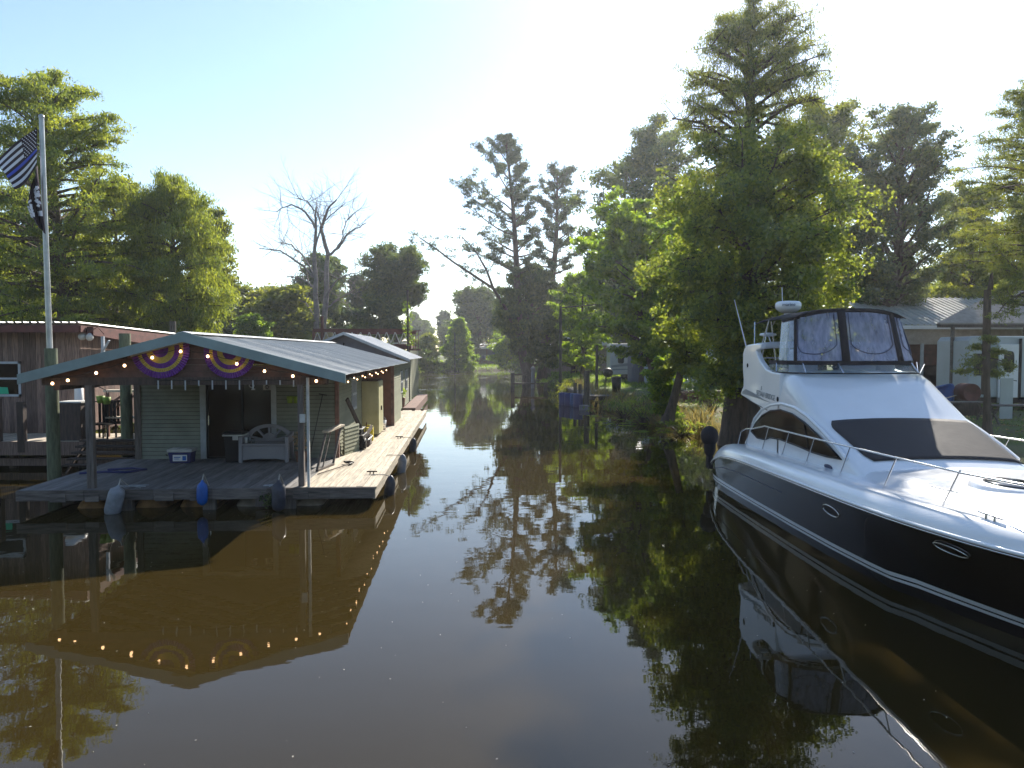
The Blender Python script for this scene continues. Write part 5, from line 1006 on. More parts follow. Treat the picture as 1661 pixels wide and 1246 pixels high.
# barbecue drum, table, bins etc.
x_ = gp(986, 58); g_ = gzp(x_, 58); r = thing('barbecue', 'dark kettle barbecue on a stand on the lawn in front of the fifth-wheel', 'barbecue', (x_, 58, g_)); m = MB(); m.ball((0, 0, 1.0), .42, .42, .38); m.build('kettle', M['black'], r)
for a in (0, 2.1, 4.2): m = MB(); m.tube([(.25 * math.cos(a), .25 * math.sin(a), .8), (.4 * math.cos(a), .4 * math.sin(a), 0)], .03, 6); m.build('leg', M['black'], r)
r = thing('garbage_can', 'black garbage can standing on the lawn near the dock', 'bin', (gp(1000, 50), 50, gzp(gp(1000, 50), 50))); m = MB(); m.lathe([(.001, 0), (.27, 0), (.34, .95), (.001, .95)], 18); m.build('can_body', M['black'], r); m = MB(); m.lathe([(.36, .955), (.37, 1.0), (.2, 1.08), (.001, 1.1)], 18); m.build('can_lid', M['black'], r)
# blue tub boat, old round tyre/cable reel, bench tables on the right lawn
q = P(1512, 640, y=30); g_ = gzp(q.x, 30); r = thing('blue_kayak', 'bright blue plastic tub boat propped on its side near the porch', 'small boat', (q.x, 30, g_ + .75), .2)
m = MB(); rows = []
for a in np.linspace(0, 2 * PI, 29): rows.append([(math.copysign(abs(math.cos(a)) ** .6, math.cos(a)) * 1.0 * k, d_, math.copysign(abs(math.sin(a)) ** .6, math.sin(a)) * .58 * k + (.18 * math.sin(a * 2 + 1))) for k, d_ in ((.5, .35), (.85, .3), (1, 0), (1.02, -.05), (.9, -.02), (.8, .22), (.001, .24))])
m.grid(rows); m.build('tub_hull', M['blue'], r); m = MB(); m.tube([(-.8, -.2, -.3), (.9, -.25, .1)], .025, 6); m.build('tub_oar', M['offwhite'], r)
q = P(1577, 640, y=29.5); r = thing('cable_reel', 'round rust-brown fire drum lying on its side in front of the white trailer', 'drum', (q.x, 29.5, gzp(q.x, 29.5) + .95)); m = MB(); m.lathe([(.001, .05), (.3, .03), (.34, 0), (.36, 0), (.36, .7), (.001, .7)], 22, (0, 0, 0), Rx); m.build('drum_body', M['rust'], r); m = MB(); m.box(-.4, .4, .1, .6, -.95, -.38); m.build('drum_stand', M['wood_dark'], r)
for k, (px, yy, lab) in enumerate(((1560, 27.5, 'low plank work table on the lawn behind the windscreen of the yacht'), (1650, 27, 'low picnic bench at the right edge of the lawn'))):
    x_ = gp(px, yy); r = thing('picnic_table', lab, 'table', (x_, yy, gzp(x_, yy)), .1, 'rough plank tables'); m = MB()
    for j in range(4): m.box(-1, 1, -.32 + j * .16, -.17 + j * .16, .66, .7, 0, rnd.uniform(.6, 1.1))
    m.build('table_top', M['wood'], r)
    for a in (-.85, .85): m = MB(); m.bar((a, -.25, 0), (a, .2, .65), .06); m.bar((a, .25, 0), (a, -.2, .65), .06); m.build('table_leg', M['wood'], r)
# right-bank dock with blue barrels and pilings
dk = thing('boat_dock', 'grey plank dock with dark pilings on the right bank below the trees', 'dock', (3.6, 43, 0))
d0, d1, d2, d3 = P(912, 627, z=.55), P(948, 628, z=.55), P(1000, 643, z=.55), P(952, 644, z=.55)
m = MB(); n = 16
for i in range(n):
    t0, t1 = i / n, (i + .93) / n
    A = [d0.lerp(d3, t0), d1.lerp(d2, t0), d1.lerp(d2, t1), d0.lerp(d3, t1)]; m.prism([p - Vector((3.6, 43, 0)) for p in A], (0, 0, .05), 0, rnd.uniform(.8, 1.2))
m.build('dock_boards', M['wood'], dk); m = MB(); m.bar(d3 - Vector((3.6, 43, .1)), d2 - Vector((3.6, 43, .1)), .06, .2); m.bar(d0 - Vector((3.6, 43, .1)), d3 - Vector((3.6, 43, .1)), .06, .2); m.build('dock_fascia', M['wood_dark'], dk)
for px, yy, z_, r_ in ((933, 46, 1.35, .11), (941, 45, 1.3, .11), (952, 43.5, 2.15, .17)):
    m = MB(); x_ = gp(px, yy); m.tube([(x_ - 3.6, yy - 43, -1), (x_ - 3.6, yy - 43, z_)], r_, 10); m.build('dock_pile', M['piling'], dk)
bl = [(914, 45.5, 'navy'), (923, 45, 'navy'), (932, 44.5, 'dull_blue'), (938, 44, 'navy')]; labs = ['leftmost dark barrel standing in the water at the dock', 'dark navy barrel second from left at the dock', 'faded blue barrel, third from left at the dock', 'rightmost dark barrel beside the tall dock piling']
for (px, yy, mm), lb_ in zip(bl, labs):
    m = MB(); m.lathe([(.001, -.4), (.26, -.4), (.29, -.3), (.28, .1), (.295, .14), (.28, .18), (.28, .7), (.24, .76), (.001, .77)], 18); o = m.build('barrel', M[mm], None, (gp(px, yy), yy, 0)); solo(o, lb_, 'barrel', 'barrels at the dock')
m = MB(); m.box(-.28, .28, -.2, .2, -.3, .28); o = m.build('float_box', M['grey_wall'], None, (gp(948, 41.5), 41.5, 0), bevel=.04); solo(o, 'blue-grey box float below the tall dock piling', 'float')
# far small dock with posts and a grey-blue post under the pines
fd = thing('small_dock', 'low dark dock with square posts under the pines', 'dock', (gp(850, 62), 62, 0)); m = MB(); m.box(-1.0, 2.0, -.4, .5, .55, .66); m.build('dock_boards', M['wood_dark'], fd)
for x_, z_ in ((-.95, 1.5), (1.8, .6)): m = MB(); m.box(x_ - .16, x_ + .16, -.16, .16, -1, z_); m.build('dock_pile', M['piling'], fd)
m = MB(); m.box(-.9, .4, .4, .5, 1.3, 1.4); m.box(.3, .4, .4, .5, .7, 1.35); m.build('dock_rail', M['wood_dark'], fd)
m = MB(); m.tube([(0, 0, -.7), (0, 0, 1.1), (.05, 0, 1.45)], [.16, .15, .12], 10); m.ball((.02, 0, 1.5), .22, .2, .2); o = m.build('capped_post', M['grey_wall'], None, (gp(864, 66), 66, .25)); solo(o, 'pale blue-grey capped post beside the small dock', 'post')
# utility poles and wires
def upole(px, y, ptop, lab, arm=0, r_=.12, g=None):
    x_ = gp(px, y); g_ = gzp(x_, y); h = P(px, ptop, y=y).z - g_; r = thing('utility_pole', lab, 'pole', (x_, y, g_), 0); m = MB(); m.tube([(0, 0, -.5), (0, 0, h)], [r_, r_ * .8], 10); m.build('pole_shaft', M['piling'], r)
    if arm: m = MB(); m.tube([(0, 0, h - .15), (arm * .5, 0, h + .05), (arm, 0, h + .3)], .05, 6); m.build('pole_arm', M['piling'], r)
    return r
upole(909, 56, 496, 'dark lamp pole with a long arm right of the pines', 4.6)
upole(968, 52, 560, 'short grey pole on the lawn behind the dock')
upole(738, 118, 540, 'far thin grey pole in front of the dark trees', r_=.07)
for k, (a, b_, ya, yb, lab) in enumerate((((385, 522), (565, 507), 90, 90, 'thin wire crossing the trees above the metal roof'), ((360, 538), (680, 536), 80, 80, 'lower thin wire running to the red upper deck'))):
    p0, p1 = P(*a, y=ya), P(*b_, y=yb); m = MB(); m.tube([p0, (p0 + p1) / 2 - Vector((0, 0, .5)), p1], .025, 4); o = m.build('overhead_wire', M['cable']); solo(o, lab, 'wire')
# far blue-chaired house, X fence, far white roofs
x_ = gp(795, 150); g_ = gzp(x_, 150); r = thing('far_house', 'small far house with white metal roof beyond the pond bank', 'house', (x_, 150, g_)); m = MB(); m.box(-3.2, 5, 0, 4, 0, 3.2); m.build('house_wall', M['grey_wall'], r); m = MB(); m.prism([(-3.6, -1.5, 3.0), (5.4, -1.5, 3.0), (5.4, 3, 4.2), (-3.6, 3, 4.2)], (0, 0, .12)); m.build('house_roof', M['roof_white'], r)
for k in range(3): m = MB(); m.box(-2.6 + k * 1.1, -1.9 + k * 1.1, -1.2, -.6, .9, 1.7); m.build('porch_chair', M['navy'], r)
m = MB(); m.box(-3.4, 5, -1.5, -1.4, .5, .6); m.box(-3.4, 5, -1.5, -1.4, .1, .2); [m.box(x - .07, x + .07, -1.5, -1.4, 0, 3) for x in (-3.3, -.6, 2.4)]; m.build('porch_rail', M['wood_red'], r)
fx = thing('rail_fence', 'brown X-braced rail fence on the far bank in front of the far house', 'fence', (gp(800, 140), 140, gzp(gp(800, 140), 140)))
for k in range(9):
    x = -4 + k * 1.6; m = MB(); m.box(x - .1, x + .1, -.1, .1, 0, 1.3); m.build('fence_post', M['wood_red'], fx)
m = MB()
for k in range(8):
    x = -4 + k * 1.6; m.bar((x, 0, .2), (x + 1.6, 0, 1.1), .06, .12); m.bar((x, 0, 1.1), (x + 1.6, 0, .2), .06, .12)
m.bar((-4, 0, 1.2), (8.8, 0, 1.2), .06, .12); m.build('fence_rail', M['wood_red'], fx)
for k, (px, yy, w_, h_, lab) in enumerate(((935, 95, 8, 3.4, 'pale metal roofed building behind the trees right of the pines'), (1150, 60, 10, 3.0, 'pale blue-grey building hidden in foliage left of the yacht antenna'))):
    x_ = gp(px, yy); r = thing('back_building', lab, 'building', (x_, yy, gzp(x_, yy))); m = MB(); m.box(-w_ / 2, w_ / 2, 0, 5, 0, h_); m.build('house_wall', M['rv'] if k else M['tan'], r); m = MB(); m.prism([(-w_ / 2 - .4, -.6, h_), (w_ / 2 + .4, -.6, h_), (w_ / 2 + .4, 3, h_ + 1.2), (-w_ / 2 - .4, 3, h_ + 1.2)], (0, 0, .1)); m.build('house_roof', M['roof_white'], r)
    m = MB(); m.box(-w_ / 4, -w_ / 4 + 1.2, -.03, 0, 1, 2.1); m.build('window', M['glass'], r)
# dinghy / dark junk on the bank
x_ = gp(1175, 40); r = thing('brick_planter', 'low reddish brick planter on the lawn left of the yacht flybridge', 'planter', (x_, 40, gzp(x_, 40))); m = MB(); m.box(-2.2, 2.2, 0, 1.2, 0, .55); m.build('planter_wall', M['rust'], r, bevel=.03); m = MB(); m.box(-2.1, 2.1, .1, 1.1, .552, .6); m.build('planter_soil', M['wood_dark'], r)
# ------------------------------------------------------------------ trees
def gq(px, y): return gzp(gp(px, y), y)
BK, BP = M['bark'], M['bark_pine']
tree('bald_cypress', 'tall feathery green cypress behind the flagpole', 'tree', 100, 36, [(122, 45, 128), (135, 5, 165), (190, -60, 205), (240, -100, 222), (275, -120, 225), (300, -125, 250), (400, -130, 255), (470, -130, 225), (530, -110, 200)], LM['cypress_lit'], BK, gq(115, 36), .42, 125, 10, 40, .19, .52, .15, .75, .5, .3, seed=3, aspect=3.6, flat=.45, basepx=115, toppx=88)
tree('bald_cypress', 'rounded sunlit cypress with drooping foliage right of the flagpole tree', 'tree', 285, 38, [(282, 225, 290), (300, 208, 320), (340, 200, 352), (380, 200, 366), (430, 190, 386), (480, 195, 378), (535, 205, 345)], LM['cypress_lit'], BK, gq(280, 38), .34, 105, 9, 44, .18, .5, .2, .8, 1.2, .5, seed=5, aspect=4, flat=1.0)
tree('shade_tree', 'darker tree filling the gap behind the drooping cypress', 'tree', 335, 50, [(338, 315, 358), (370, 290, 368), (420, 300, 388), (470, 310, 388), (510, 315, 372)], LM['cypress'], BK, gq(335, 50), .3, 40, 7, 30, .3, .6, .3, .9, .3, .2, seed=6)
tree('shade_tree', 'dark tree behind the brown plank building at the left edge', 'tree', 30, 46, [(330, -30, 80), (370, -100, 130), (440, -140, 160), (520, -130, 170), (540, -120, 160)], LM['dark'], BK, gq(30, 46), .35, 46, 7, 32, .3, .7, .3, .9, .3, .2, seed=7)
tree('shade_tree', 'dark tree low behind the brown building roof, right of the cypress trunk', 'tree', 190, 48, [(300, 165, 235), (360, 130, 270), (440, 110, 280), (500, 100, 290), (545, 110, 290)], LM['cypress'], BK, gq(190, 48), .3, 40, 7, 32, .3, .7, .3, .9, .3, .2, seed=8)
# middle distance
tree('round_tree', 'low hazy tree mass above the left end of the metal roof', 'tree', 455, 120, [(484, 440, 490), (495, 415, 510), (520, 405, 515), (548, 400, 520)], LM['far'], BK, gq(455, 120), .3, 40, 6, 26, .6, 1.3, .3, .9, .2, .1, seed=9)
tree('round_tree', 'small bright green tree low over the metal roof', 'tree', 408, 62, [(512, 395, 415), (522, 388, 432), (548, 380, 450)], LM['broad'], BK, gq(408, 62), .12, 30, 6, 28, .22, .45, .3, .9, .2, .1, seed=10)
tree('round_tree', 'bushy green tree right behind the bare tree', 'tree', 528, 90, [(416, 515, 545), (435, 493, 560), (475, 480, 568), (530, 478, 575), (550, 480, 575)], LM['far'], BK, gq(528, 90), .35, 60, 7, 30, .45, .9, .3, .9, .2, .1, seed=11)
tree('slender_pine', 'slender dark pine between the bare tree and the dense round tree', 'tree', 580, 96, [(448, 570, 590), (470, 562, 602), (500, 566, 600), (530, 565, 600)], LM['pine'], BP, gq(580, 96), .25, 30, 6, 22, .5, .7, .3, .8, .2, .1, seed=12)
tree('round_tree', 'dense dark-green tree with rounded twin-domed crown', 'tree', 640, 85, [(409, 605, 683), (425, 593, 690), (455, 590, 693), (475, 592, 692), (492, 605, 688), (505, 620, 670)], LM['dark'], BK, gq(652, 85), .38, 78, 8, 38, .38, .75, .3, .9, .1, .1, seed=13, basepx=655)
tree('round_tree', 'dark undergrowth tree below the twin-domed crown', 'tree', 615, 80, [(488, 590, 640), (505, 575, 655), (545, 570, 660)], LM['dark'], BK, gq(615, 80), .2, 40, 6, 30, .35, .7, .3, .9, .2, .1, seed=14)
for k, (px, y, top, w_, lab) in enumerate(((672, 230, 507, 14, 'far thin pine on the skyline left of the gap'), (690, 230, 520, 14, 'far low pine in the skyline gap'), (722, 210, 506, 16, 'far dark pine in the skyline gap by the mast'))):
    tree('far_pine', lab, 'tree', px, y, [(top, px - 2, px + 2), (top + 12, px - w_ * .8, px + w_ * .8), (top + 30, px - w_ * .6, px + w_ * .7), (top + 42, px - w_, px + w_)], LM['pine'], BP, gq(px, y), .3, 26, 5, 16, .9, 1.2, .1, .7, .2, .1, seed=20 + k)
tree('round_tree', 'broad dark tree behind the small pond conifer', 'tree', 775, 150, [(470, 755, 792), (485, 738, 815), (520, 732, 832), (555, 735, 835)], LM['dark'], BK, gq(775, 150), .4, 56, 7, 30, .7, 1.5, .3, .9, .2, .1, seed=24)
tree('young_cypress', 'cone-shaped bright green young cypress on the far bank', 'tree', 744, 121, [(517, 740, 748), (528, 732, 754), (545, 722, 762), (565, 713, 770), (590, 704, 777), (603, 705, 772)], LM['broad'], BK, .55, .2, 80, 7, 36, .38, .6, .2, .8, .3, .1, seed=25, aspect=3)
tree('round_tree', 'loose light green tree on the far bank left of the young cypress', 'tree', 692, 117, [(543, 682, 700), (560, 671, 712), (590, 669, 716), (603, 680, 706)], LM['cypress'], BK, .55, .18, 46, 6, 30, .38, .7, .2, .9, .3, .1, seed=26, aspect=3)
tree('round_tree', 'small bright tree on the far bank in front of the far house', 'tree', 820, 116, [(548, 802, 832), (565, 793, 850), (585, 795, 856), (597, 805, 850)], LM['broad'], BK, .55, .15, 40, 6, 28, .38, .7, .2, .9, .2, .1, seed=27)
# pines
tree('tall_pine', 'tallest of the two pines, with leaning trunk, above the small dock', 'pine tree', 830, 78, [(216, 810, 830), (235, 780, 855), (262, 758, 855), (290, 722, 865), (325, 692, 875), (360, 712, 892), (400, 735, 892), (440, 765, 885), (465, 795, 870)], LM['pine'], BP, gq(857, 78), .55, 46, 11, 26, .30, .50, .1, .75, -.1, -.25, fill=.4, seed=31, aspect=3, flat=.55, tone=.4, limbr=.28,
     path=[(P(p, 570, y=78).x, P(830, q, y=78).z) for p, q in ((857, 612), (846, 570), (840, 500), (838, 430), (832, 330), (824, 260), (819, 216))],
     extra=[([(843, 545, 0), (815, 492, -1), (800, 468, -2), (770, 448, -3), (735, 425, -4), (705, 402, -4), (680, 385, -5)], .22, 34, .35, .8), ([(800, 468, -2), (790, 440, -3), (772, 408, -3), (750, 385, -3)], .14, 16, .4, .8)])
tree('tall_pine', 'second pine, shorter and flat-topped, right of the tallest pine', 'pine tree', 895, 82, [(270, 890, 922), (283, 865, 940), (320, 858, 945), (355, 858, 930), (400, 850, 945), (440, 850, 960), (465, 880, 990)], LM['pine'], BP, gq(880, 82), .6, 36, 11, 26, .30, .52, .1, .75, -.1, -.25, fill=.4, seed=33, aspect=3, flat=.55, basepx=880, toppx=905, tone=.4, limbr=.3)
tree('ivy_tree', 'ivy-draped dark trunk mass between the two pines', 'tree', 862, 79, [(435, 850, 885), (455, 820, 920), (480, 803, 930), (520, 808, 925), (550, 830, 915), (580, 850, 905)], LM['dark'], BP, gq(864, 79), .42, 66, 9, 44, .36, .8, .2, .9, .6, .4, seed=34)
# right bank
tree('broadleaf_tree', 'bright yellow-green broadleaf tree on the lawn left of the yacht', 'tree', 1030, 42, [(325, 950, 1065), (345, 942, 1110), (390, 938, 1120), (440, 940, 1120), (480, 905, 1120), (520, 930, 1110), (550, 955, 1090), (590, 985, 1045)], LM['broad'], BK, gq(1060, 42), .26, 64, 9, 36, .22, .42, .2, .9, .2, .15, seed=35, basepx=1075, flat=.7, aspect=1.7)
tree('broadleaf_tree', 'hazy grey-green tree behind the bright broadleaf tree', 'tree', 1050, 62, [(205, 1070, 1110), (250, 1030, 1150), (290, 950, 1160), (320, 925, 1160), (400, 922, 1160), (470, 935, 1150), (500, 940, 1150)], LM['far'], BK, gq(1050, 62), .45, 80, 8, 34, .34, .8, .3, .9, .1, .1, seed=36)
tree('broadleaf_tree', 'thin light green tree beside the lamp pole on the bank', 'tree', 945, 70, [(440, 925, 965), (470, 905, 985), (520, 895, 990), (570, 895, 980), (590, 905, 970)], LM['broad'], BK, gq(945, 70), .2, 44, 7, 30, .26, .5, .2, .9, .4, .2, seed=37, aspect=1.8)
tree('bald_cypress', 'huge cypress with flared trunk rising behind the yacht stern', 'tree', 1212, 26, [(5, 1205, 1228), (22, 1170, 1300), (45, 1150, 1315), (75, 1140, 1320), (110, 1112, 1335), (150, 1120, 1335), (185, 1090, 1340), (230, 1120, 1330), (270, 1080, 1350), (330, 1060, 1370)], LM['cypress'], BK, gq(1195, 26), .55, 84, 9, 34, .15, .34, .1, .9, .7, .25, seed=41, aspect=5, flat=.5, basepx=1197, limbr=.22, wob=.006, zpow=.62,
     extra=[([(1213, 60, 0), (1260, 40, -.3), (1292, 26, -.5)], .05, 22, .35, .35), ([(1213, 130, 0), (1275, 85, .4), (1322, 72, .6)], .06, 26, .35, .4), ([(1213, 110, 0), (1170, 85, -.4), (1148, 72, -.5)], .05, 20, .35, .35), ([(1212, 190, 0), (1160, 140, .3), (1118, 122, .5)], .07, 26, .4, .4), ([(1212, 220, 0), (1280, 170, -.5), (1330, 160, -.7)], .07, 26, .4, .4), ([(1212, 250, 0), (1140, 200, -.3), (1090, 192, -.6)], .07, 24, .4, .4)])
tree('vine_tree', 'dark vine-covered tree mass crowding the huge cypress', 'tree', 1215, 24.6, [(225, 1150, 1290), (255, 1100, 1345), (300, 1070, 1385), (360, 1060, 1390), (430, 1050, 1385), (500, 1065, 1350), (560, 1085, 1270), (610, 1110, 1220)], LM['vine'], BK, gq(1225, 24.6), .3, 104, 11, 42, .13, .42, .1, 1.0, .3, .5, seed=42, basepx=1235, aspect=1.6, flat=1.1)
tree('leaning_tree', 'slim leaning tree on the bank edge left of the yacht', 'tree', 1112, 30, [(440, 1095, 1150), (480, 1070, 1160), (540, 1060, 1160), (600, 1075, 1150)], LM['vine'], BK, .45, .2, 40, 8, 34, .14, .4, .2, .9, .4, .4, seed=43, basepx=1085, toppx=1120, aspect=1.7)
tree('shrub_tree', 'bright leafy sapling at the water edge left of the leaning tree', 'shrub', 1076, 31, [(580, 1062, 1090), (600, 1048, 1098), (640, 1052, 1108), (672, 1062, 1106)], LM['broad'], BK, .35, .05, 40, 6, 26, .13, .22, .3, .9, .2, .1, seed=44, aspect=1.5)
tree('oak_tree', 'dark green oak with open crown right of the huge cypress', 'tree', 1455, 40, [(178, 1448, 1485), (198, 1385, 1512), (230, 1368, 1538), (280, 1360, 1550), (340, 1362, 1562), (400, 1370, 1560), (450, 1375, 1545), (490, 1390, 1530)], LM['oak'], BK, gq(1440, 40), .4, 84, 9, 30, .2, .46, .5, 1.05, .1, .0, seed=45, basepx=1410)
tree('oak_tree', 'hazy tree filling behind the huge cypress and the oak', 'tree', 1330, 48, [(170, 1300, 1370), (210, 1270, 1400), (300, 1240, 1440), (420, 1240, 1440), (500, 1250, 1430)], LM['cypress'], BK, gq(1330, 48), .35, 70, 8, 34, .26, .65, .3, .95, .1, .05, seed=46)
tree('bald_cypress', 'airy feathery cypress at the right edge of the picture', 'tree', 1690, 24, [(120, 1655, 1760), (180, 1600, 1780), (235, 1545, 1820), (300, 1535, 1820), (380, 1540, 1820), (430, 1550, 1820), (490, 1575, 1820)], LM['cypress'], BK, gq(1705, 24), .28, 130, 10, 32, .13, .3, .1, .5, .4, .2, seed=47, aspect=5, flat=.35, limbr=.2)
tree('bald_cypress', 'slim cypress trunk with a broken top and sparse low branches', 'tree', 1603, 24, [(540, 1600, 1612), (555, 1560, 1640), (580, 1540, 1650), (605, 1560, 1630)], LM['cypress'], BK, gq(1606, 24), .14, 9, 8, 26, .13, .26, .0, .1, .4, .3, seed=48, aspect=5, flat=.4, basepx=1606, path=[(P(1606, 570, y=24).x, 0), (P(1598, 570, y=24).x, P(1598, 470, y=24).z)])
m = MB(); p0 = P(1598, 640, y=24); z1 = P(1598, 470, y=24).z; m.tube([(0, 0, 0), (-.02, 0, z1 - p0.z)], [.13, .11], 9); m.tube([(.1, .05, z1 - p0.z), (.16, .05, z1 - p0.z + .75)], [.09, .03], 7)
o = m.build('broken_trunk', BK, None, p0); solo(o, 'upper broken stub of the slim trunk in front of the carport', 'tree trunk')
for k, (px, y, top, bot, w_, mm, lab) in enumerate(((1570, 46, 300, 500, 62, 'cypress', 'feathery tree between the oak and the picture edge'), (1690, 50, 250, 520, 90, 'cypress', 'tall green tree at the right edge behind the carport'), (1440, 62, 432, 545, 80, 'cypress_lit', 'sunlit pale green tree above the metal porch roof'), (1560, 60, 425, 545, 75, 'cypress_lit', 'pale green tree behind the carport peak'), (1640, 70, 380, 540, 80, 'broad', 'yellow-green tree far right behind the carport'), (1160, 75, 300, 560, 110, 'far', 'far tree glimpsed left of the huge cypress'), (990, 100, 400, 580, 60, 'far', 'far tree behind the lamp pole arm'), (900, 130, 470, 580, 60, 'far', 'far tree between the second pine and the lamp pole'))):
    tree('background_tree', lab, 'tree', px, y, [(top, px - w_ * .3, px + w_ * .3), (top + 15, px - w_ * .8, px + w_ * .8), ((top + bot) / 2, px - w_, px + w_), (bot, px - w_ * .9, px + w_ * .9)], LM[mm], BK, gq(px, y), .3, 56, 7, 30, .3 * y / 60, .6 * y / 60, .3, .9, .2, .1, seed=60 + k)
# bare dead tree: recursive fork
def bare_tree(px, y, zg, seed):
    rg = random.Random(seed); x0 = gp(px, y); root = thing('bare_tree', 'leafless grey tree standing over the second cabin', 'tree', (x0, y, zg)); tb = MB(); lb = MB()
    def br(p, d, L_, r, depth, mb):
        pts = [p]; n = 5
        for i in range(n): d = (d + Vector((rg.gauss(0, .13), rg.gauss(0, .13), rg.gauss(.03, .08)))).normalized(); pts.append(pts[-1] + d * L_ / n)
        mb.tube(pts, [r * (1 - .4 * i / n) for i in range(n + 1)], 8 if depth < 2 else 5 if depth < 4 else 3, caps=False)
        if depth >= 6 or r < .008: return
        for k in range(3 if depth < 2 else 3):
            t = rg.uniform(.35, 1) if k else 1; i = min(n - 1, int(t * n)); q = pts[i].lerp(pts[i + 1], t * n - i)
            s = Vector((rg.gauss(0, 1), rg.gauss(0, 1), rg.gauss(0, .6))).normalized(); nd = (d * (1.1 if k == 0 else .75) + s * (.3 if k == 0 else .85)).normalized()
            if depth > 2: nd.z += .05
            br(q, nd, L_ * rg.uniform(.58, .82), r * (.62 if k == 0 else .48), depth + 1, lb)
    o = Vector((x0, y, zg))
    def W(pl, dy): return [P(a, b, y=y + dy * k) - o for k, (a, b) in enumerate(pl)]
    lines = [([(516, 575), (513, 500), (510, 430), (512, 375), (513, 335)], .3, .0), ([(522, 575), (529, 470), (531, 412), (522, 372), (531, 340), (546, 324)], .28, .3),
     ([(511, 370), (497, 343), (472, 332), (449, 344)], .11, -.4), ([(531, 415), (549, 403), (561, 382), (578, 371), (594, 362)], .12, .5), ([(508, 450), (482, 424), (455, 406), (420, 403)], .11, -.6), ([(508, 445), (492, 415), (473, 398), (452, 393)], .08, .8),
     ([(529, 480), (545, 455), (566, 445), (585, 440)], .08, -.5), ([(512, 400), (520, 365), (536, 350), (560, 330)], .08, .8), ([(512, 470), (490, 452), (465, 448)], .07, 1), ([(524, 370), (515, 345), (497, 325), (480, 322)], .07, -.7), ([(545, 405), (556, 385), (560, 360), (575, 345)], .06, -.6), ([(516, 520), (495, 490), (460, 478), (440, 475)], .07, .9), ([(529, 500), (550, 485), (575, 470)], .06, .9)]
    for pl, r, dy in lines:
        pts = W(pl, dy); n = len(pts) - 1; fine = [pts[min(n - 1, int(t))].lerp(pts[min(n - 1, int(t)) + 1], t - min(n - 1, int(t))) for t in np.linspace(0, n, n * 3 + 1)]
        fine = [p + Vector((rg.gauss(0, .05), rg.gauss(0, .05), rg.gauss(0, .05))) if 0 < i < n * 3 else p for i, p in enumerate(fine)]
        (tb if r > .2 else lb).tube(fine, [r * (1 - .8 * i / (n * 3)) + .015 for i in range(n * 3 + 1)], 8, caps=False)
        for k in range(12 if r > .2 else 9):
            t = rg.uniform(.45 if r > .2 else .25, 1) * n * 3; i = min(n * 3 - 1, int(t)); q = fine[i].lerp(fine[i + 1], t - i); d = (fine[i + 1] - fine[i]).normalized()
            s = Vector((rg.gauss(0, 1), rg.gauss(0, 1), rg.gauss(.2, .7))).normalized(); br(q, (d * .7 + s).normalized(), rg.uniform(1.0, 2.2), .035, 4, lb)
    tb.build('trunk', M['deadbark'], root, recalc=False); lb.build('limbs', M['deadbark'], root, recalc=False)
bare_tree(518, 70, gq(518, 70), 11)
# backdrop trees: copies of three kinds, left bank, right bank, and behind the camera (they darken the reflections)
def proto(seed, mm, lab):
    return tree('backdrop_tree', lab, 'tree', 830, 100, [(430, 815, 845), (450, 795, 865), (490, 780, 880), (540, 778, 882), (575, 785, 875)], LM[mm], BK, .9, .35, 40, 6, 26, .6, 1.2, .3, .9, .2, .1, seed=seed)
pr = [proto(71, 'far', ''), proto(72, 'dark', ''), proto(73, 'cypress', '')]
spots = []
rg = random.Random(9)
for px in range(-30, 480, 45): spots.append((px, rg.uniform(62, 85), rg.uniform(.6, .85) if px > 330 else rg.uniform(.8, 1.15)))
for px in range(930, 1700, 50): spots.append((px, rg.uniform(85, 120), rg.uniform(.9, 1.25)))
for px in range(560, 930, 42): spots.append((px, rg.uniform(200, 240), rg.uniform(.75, 1.0)))
for px, y, s in spots:
    k = rg.randrange(3); c = copy_tree(pr[k]); x_ = gp(px, y); c.location = (x_, y, gzp(x_, y) - .2); c.scale = (s * rg.uniform(.9, 1.2), s, s * .8); c.rotation_euler = (0, 0, rg.uniform(0, 6))
    side = 'left' if px < 500 else 'right' if px > 929 else 'far'; kd = ('hazy', 'dark green', 'feathery')[k]
    LMK = [(60, 'in the wood left of the flagpole'), (150, 'in the wood behind the flagpole cypress'), (250, 'in the wood between the two left cypresses'), (400, 'in the wood behind the drooping cypress'), (480, 'in the wood left of the bare tree'), (620, 'on the skyline behind the twin-domed tree'), (700, 'on the skyline right of the twin-domed tree'), (760, 'on the skyline behind the young cypress'), (830, 'on the skyline above the far house'), (930, 'on the skyline behind the two pines'),
      (1000, 'in the wood behind the lamp pole'), (1100, 'in the wood behind the bright broadleaf tree'), (1200, 'in the wood behind the leaning tree'), (1300, 'in the wood behind the huge cypress'), (1420, 'in the wood right of the huge cypress'), (1560, 'in the wood behind the oak'), (9999, 'in the wood behind the carport')]
    tag(c, kd + ' tree ' + next(s_ for lim, s_ in LMK if px < lim), 'tree', 'wood on the ' + side + ' bank')
for k in range(16):
    c = copy_tree(pr[k % 3]); x_ = -75 + k * 10 + rg.uniform(-3, 3); y = -32 - abs(k - 8) * 1.2 + rg.uniform(-4, 4); c.location = (x_, y, -4.6); s = rg.uniform(1.1, 1.4); c.scale = (s, s, s * 1.1); c.rotation_euler = (0, 0, rg.uniform(0, 6)); tag(c, 'tree on the near bank behind the viewer, seen only in reflections', 'tree', 'trees behind the viewer')
for p in pr:
    for ch in list(p.children): bpy.data.objects.remove(ch)
    bpy.data.objects.remove(p)
